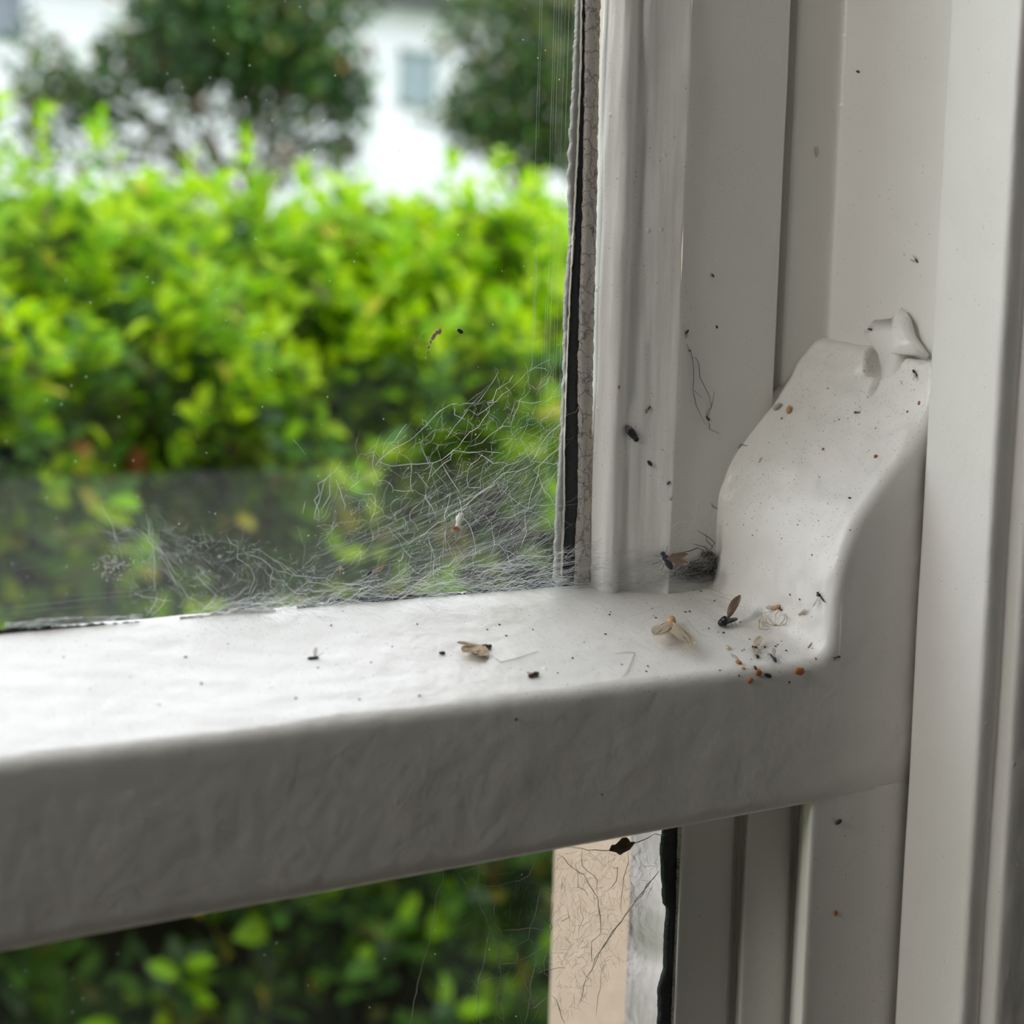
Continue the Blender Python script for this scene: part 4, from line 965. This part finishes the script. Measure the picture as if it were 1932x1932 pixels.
W4 = empty('lower_cobweb', 'grey cobweb hanging across the lower glass beneath the rail', 'cobweb')
m1 = MB(); m2 = MB()
Y4 = .3822
tr4 = [[(375,400),(330,620),(300,760),(260,930),(205,1190)], [(440,385),(545,530),(600,640),(655,770),(675,880),(680,1000),(690,1190)], [(620,720),(600,800),(565,960),(550,1190)], [(510,430),(560,460),(655,480),(820,425),(870,310)], [(690,480),(645,560),(640,640),(685,750)],
 [(890,480),(830,690),(820,750),(740,790),(655,770)], [(900,300),(950,370)], [(890,480),(945,505)], [(820,750),(860,780),(855,860),(830,1040),(800,1190)], [(680,880),(760,880),(775,860),(740,790)], [(690,705),(810,698),(940,700)], [(950,560),(920,780),(900,920),(940,950)],
 [(775,860),(860,820),(920,790)], [(790,940),(830,1040),(850,1110),(930,1040)], [(760,930),(710,1020)], [(565,980),(670,950)], [(660,1000),(655,1130),(700,1180)], [(870,930),(940,900),(1010,900)], [(570,360),(560,440),(550,520)], [(480,400),(570,370)],
 [(1500,395),(1410,510),(1340,600),(1270,690),(1190,820),(1130,940),(1080,1100)], [(1215,880),(1190,1000),(1170,1160)], [(1060,360),(1080,480),(1130,520)], [(1100,280),(1100,370),(1180,440),(1180,520)], [(1340,300),(1310,480),(1300,600)], [(1090,540),(1100,640),(1080,740)], [(1250,370),(1290,380),(1280,450),(1230,500)], [(940,1040),(980,1110),(1010,1190)], [(1100,910),(1140,960)], [(985,660),(1040,630)]]
for i, ln in enumerate(tr4):
    Q = wob([onY(a, b, Y4) for a, b in zoomed(ln, 700, 1500, 2.76)], .0010, i+7); m1.tube(Q, [.000095*rd.uniform(.6, 1.3) for _ in Q], 3)
for i, ln in enumerate([[(975,310),(1110,420),(1185,540),(1195,720),(1150,760),(1150,870)], [(1500,395),(1410,515),(1270,695),(1190,825),(1130,945)], [(1020,270),(1130,285),(1240,290),(1290,260)], [(1360,260),(1400,245),(1480,205),(1540,212)]]):
    Q = wob([onY(a, b, Y4-.0006) for a, b in zoomed(ln, 700, 1500, 2.76)], .0006, i+70); m1.tube(Q, [.00012*rd.uniform(.6, 1.3) for _ in Q], 3)
pl4 = [(1050,1610),(1190,1590),(1250,1600),(1235,1680),(1180,1780),(1130,1860),(1050,1925)]
for i in range(480):
    x, y = rp_(pl4); a = rd.gauss(1.7, .7); l = rd.uniform(6, 34); m2.tube(wob([onY(x, y, Y4), onY(x+l*math.cos(a), y+l*math.sin(a), Y4)], .0014, i), .000036, 3)
for i in range(90):
    x = rd.uniform(880, 1045); y = rd.uniform(1640, 1930); a = rd.gauss(1.5, .9); l = rd.uniform(8, 40); m2.tube(wob([onY(x, y, Y4), onY(x+l*math.cos(a), y+l*math.sin(a), Y4)], .0012, i), .000034, 3)
m1.build('web_threads', M_silkg, W4); m2.build('fine_threads', M_silkg, W4)

# dead leaf scrap hung in the lower web
lf = []
for a, b in [(1241,292),(1258,262),(1275,258),(1296,240),(1312,225),(1330,220),(1345,232),(1352,246),(1375,244),(1365,262),(1350,285),(1335,290),(1318,300),(1300,314),(1275,298),(1258,295)]:
    q = zoomed([(a, b)], 700, 1500, 2.76)[0]; lf.append(onY(*q, Y4-.0008))
cc = sum(lf, Vector())/len(lf); vs = [cc + Vector((0, -.0018, 0))] + [p + Vector((0, .0002*math.sin(i*2.1), 0)) for i, p in enumerate(lf)] + [cc + Vector((0, -.0010, 0))] + [p + Vector((0, .0002*math.sin(i*2.1)+.0003, 0)) for i, p in enumerate(lf)]
n_ = len(lf); fs = []
for i in range(n_):
    j = (i+1) % n_; fs += [(0, 1+j, 1+i), (n_+1, n_+2+i, n_+2+j), (1+i, 1+j, n_+2+j, n_+2+i)]
dl = mesh('dead_leaf', vs, fs, simple('dry_brown_leaf', (0.075, 0.05, 0.038), 0.8, 0.3, bump=.0004, bscale=700, var=.5), smooth=False)
tag(dl, 'small crumpled brown dead leaf hanging in the web just under the rail', 'leaf')

# caught in the upper web
def at_glass(px, py, hx, hy, Y):
    p, q = onY(px, py, Y), onY(hx, hy, Y); n = Vector((0, -1, 0)); x = (q-p); half = x.length; x.normalize(); y = n.cross(x)
    return Matrix(((x.x, y.x, n.x, p.x), (x.y, y.y, n.y, p.y), (x.z, y.z, n.z, p.z), (0, 0, 0, 1))), half
Mx, hf = at_glass(699, 1078, 688, 1088, .4120)
bug('grey_moth', 'small grey-brown moth with narrow wings caught in web at the foot of the glass', (3, 3), None, B_dusty, mat=Mx, half=hf*.75, wings=((168, 1.5, .30, 20), (-172, 1.4, .28, 30)), wmat=W_moth, leglen=1.1, fat=1.1, seed=8)
Mx, hf = at_glass(868, 978, 872, 968, .4140)
o = MB().ball((0, 0, 0), (.0016, .0011, .0008), 10, 8, lump=.6, seed=2).ball((-.0022, -.0003, 0), (.0010, .0008, .0006), 8, 6, lump=.5).build('silk_cocoon', B_white); o.matrix_world = Mx
tag(o, 'little white and rust silk-wrapped bundle in the middle of the large cobweb', 'cocoon')
o2 = MB().ball((-.0030, 0, .0003), (.0007, .0013, .0005), 8, 6, lump=.4).build('rust_husk', B_rust, o); o2['label'] = 'rust-coloured husk under the silk'
Mx, hf = at_glass(641, 1077, 641, 1068, .4130)
bug('orange_husk', 'tiny orange insect husk hanging in the web left of the grey moth', (5, 5), None, B_amber, mat=Mx, half=hf*.7, kind='gnat', fat=2.0, leglen=1.6, seed=4, cat='husk')
bits = MB()
for i, (a, b) in enumerate([(830,625),(824,628),(819,633),(816,638),(812,645),(808,655),(806,664),(804,676)]):
    bits.ball(onY(a, b, Yg-.0002), (.0007-.00006*i, .00015, .0007-.00005*i), 7, 5, lump=.6, seed=i)
tag(bits.build('dried_drip', B_pale), 'dried pale crusty drip curling down the upper glass left of the fleck', 'dirt')
sp_ = MB(); rr = random.Random(5)
for i in range(110):
    a, b = rr.gauss(212, 16), rr.gauss(1066, 12); sp_.ball(onY(a, b, Yg-.0001), (rr.uniform(.0001, .00035), .00005, rr.uniform(.0001, .00025)), 5, 4)
o = sp_.build('paint_spatter', B_white); tag(o, 'spatter of fine white paint flecks low on the left of the upper glass', 'paint spatter', kind='stuff')
# scratches running down the glass beside the stile
sm = MB(); M_scr = simple('glass_scratch', (0.75, 0.78, 0.76), 0.5, 0.5, trans=0.45)
for x, ya, yb in ((1013,-260,340),(1017,-260,260),(1040,-260,330),(1044,-260,300),(1049,-200,280),(1054,-260,150),(1061,-260,330),(1068,-200,280),(1010,470,700),(1014,440,660),(1036,480,720),(1041,520,700),(1030,560,690),(1047,600,760),(1053,560,800),(1023,640,780),(1058,640,790),(1035,660,800)):
    p = onY(x + .033*(0), 100, Yg-.00002); zt = onY(x, ya, Yg).z; zb = onY(x, yb, Yg).z; x0 = onY(x-.03*(ya+yb)/2*0, 350, Yg).x
    x0 = onY(x, max(ya, 0), Yg).x if ya > 300 else onY(x+3, 100, Yg).x
    sm.tube([Vector((x0 + .0002*noise.noise(Vector((k*.7, x, 0))), Yg-.00003, zt+(zb-zt)*k/8)) for k in range(9)], rd.uniform(.00002, .00004), 3)
for ln in ([(1019,440),(1024,430),(1033,421),(1040,418)], [(1040,470),(1042,450),(1050,430),(1053,425)], [(673,461),(676,459),(681,460)], [(-20,1152),(60,1142),(160,1131),(300,1120)], [(130,1123),(220,1117),(330,1111)], [(0,1160),(90,1150),(180,1143)], [(230,957),(262,955),(297,953)], [(0,966),(60,958)], [(20,1075),(90,1068)], [(405,618),(415,622),(425,622)]):
    sm.tube([onY(a, b, Yg-.00003) for a, b in ln], .00004, 3)
sm.build('scratches', M_scr, WIN)
# gunk and paint smears in the crease at the foot of the glass
def foot(name, x0, x1, lowf, topf, Y, mat, seed):
    rows = []; x = x0
    while x <= x1:
        yt = topf(x) + 5*noise.noise(Vector((x*.06, seed, 0))) + 3*noise.noise(Vector((x*.25, seed, 3))); p, q = onY(x, crease(x)+12, Y), onY(x, min(yt, crease(x)+5), Y)
        rows.append([(p.x, Y, p.z), (p.x, Y-.0002, (p.z+q.z)/2), (q.x, Y+.0001, q.z), (q.x, Y+.0007, q.z)]); x += 3
    MB().grid(rows).build(name, mat, WIN)
foot('crease_grime', -60, 280, None, lambda x: crease(x)-9+x*.03, Yg-.0009, M_putty, 3)
foot('crease_grime', 560, 1112, None, lambda x: crease(x)-9-4*math.sin(x*.02), Yg-.0009, M_putty, 5)
bs = MB(); rr = random.Random(8)
for i in range(420):
    x = rr.gauss(125, 55); x = max(8, min(245, x)); y = crease(x) - 17 + .02*x + rr.gauss(0, 2.6); l = rr.uniform(4, 26)
    bs.tube([onY(x, y, Yg-.0002), onY(x+l*.5, y-l*.035+rr.uniform(-.6, .6), Yg-.0002), onY(x+l, y-l*.08, Yg-.0002)], rr.uniform(.00004, .00012), 3)
bs.build('paint_smear', M_silk, WIN)
foot('paint_smear', 340, 520, None, lambda x: crease(x)-3-6*math.exp(-((x-450)/50)**2), Yg-.0012, M_whitesmear, 9)
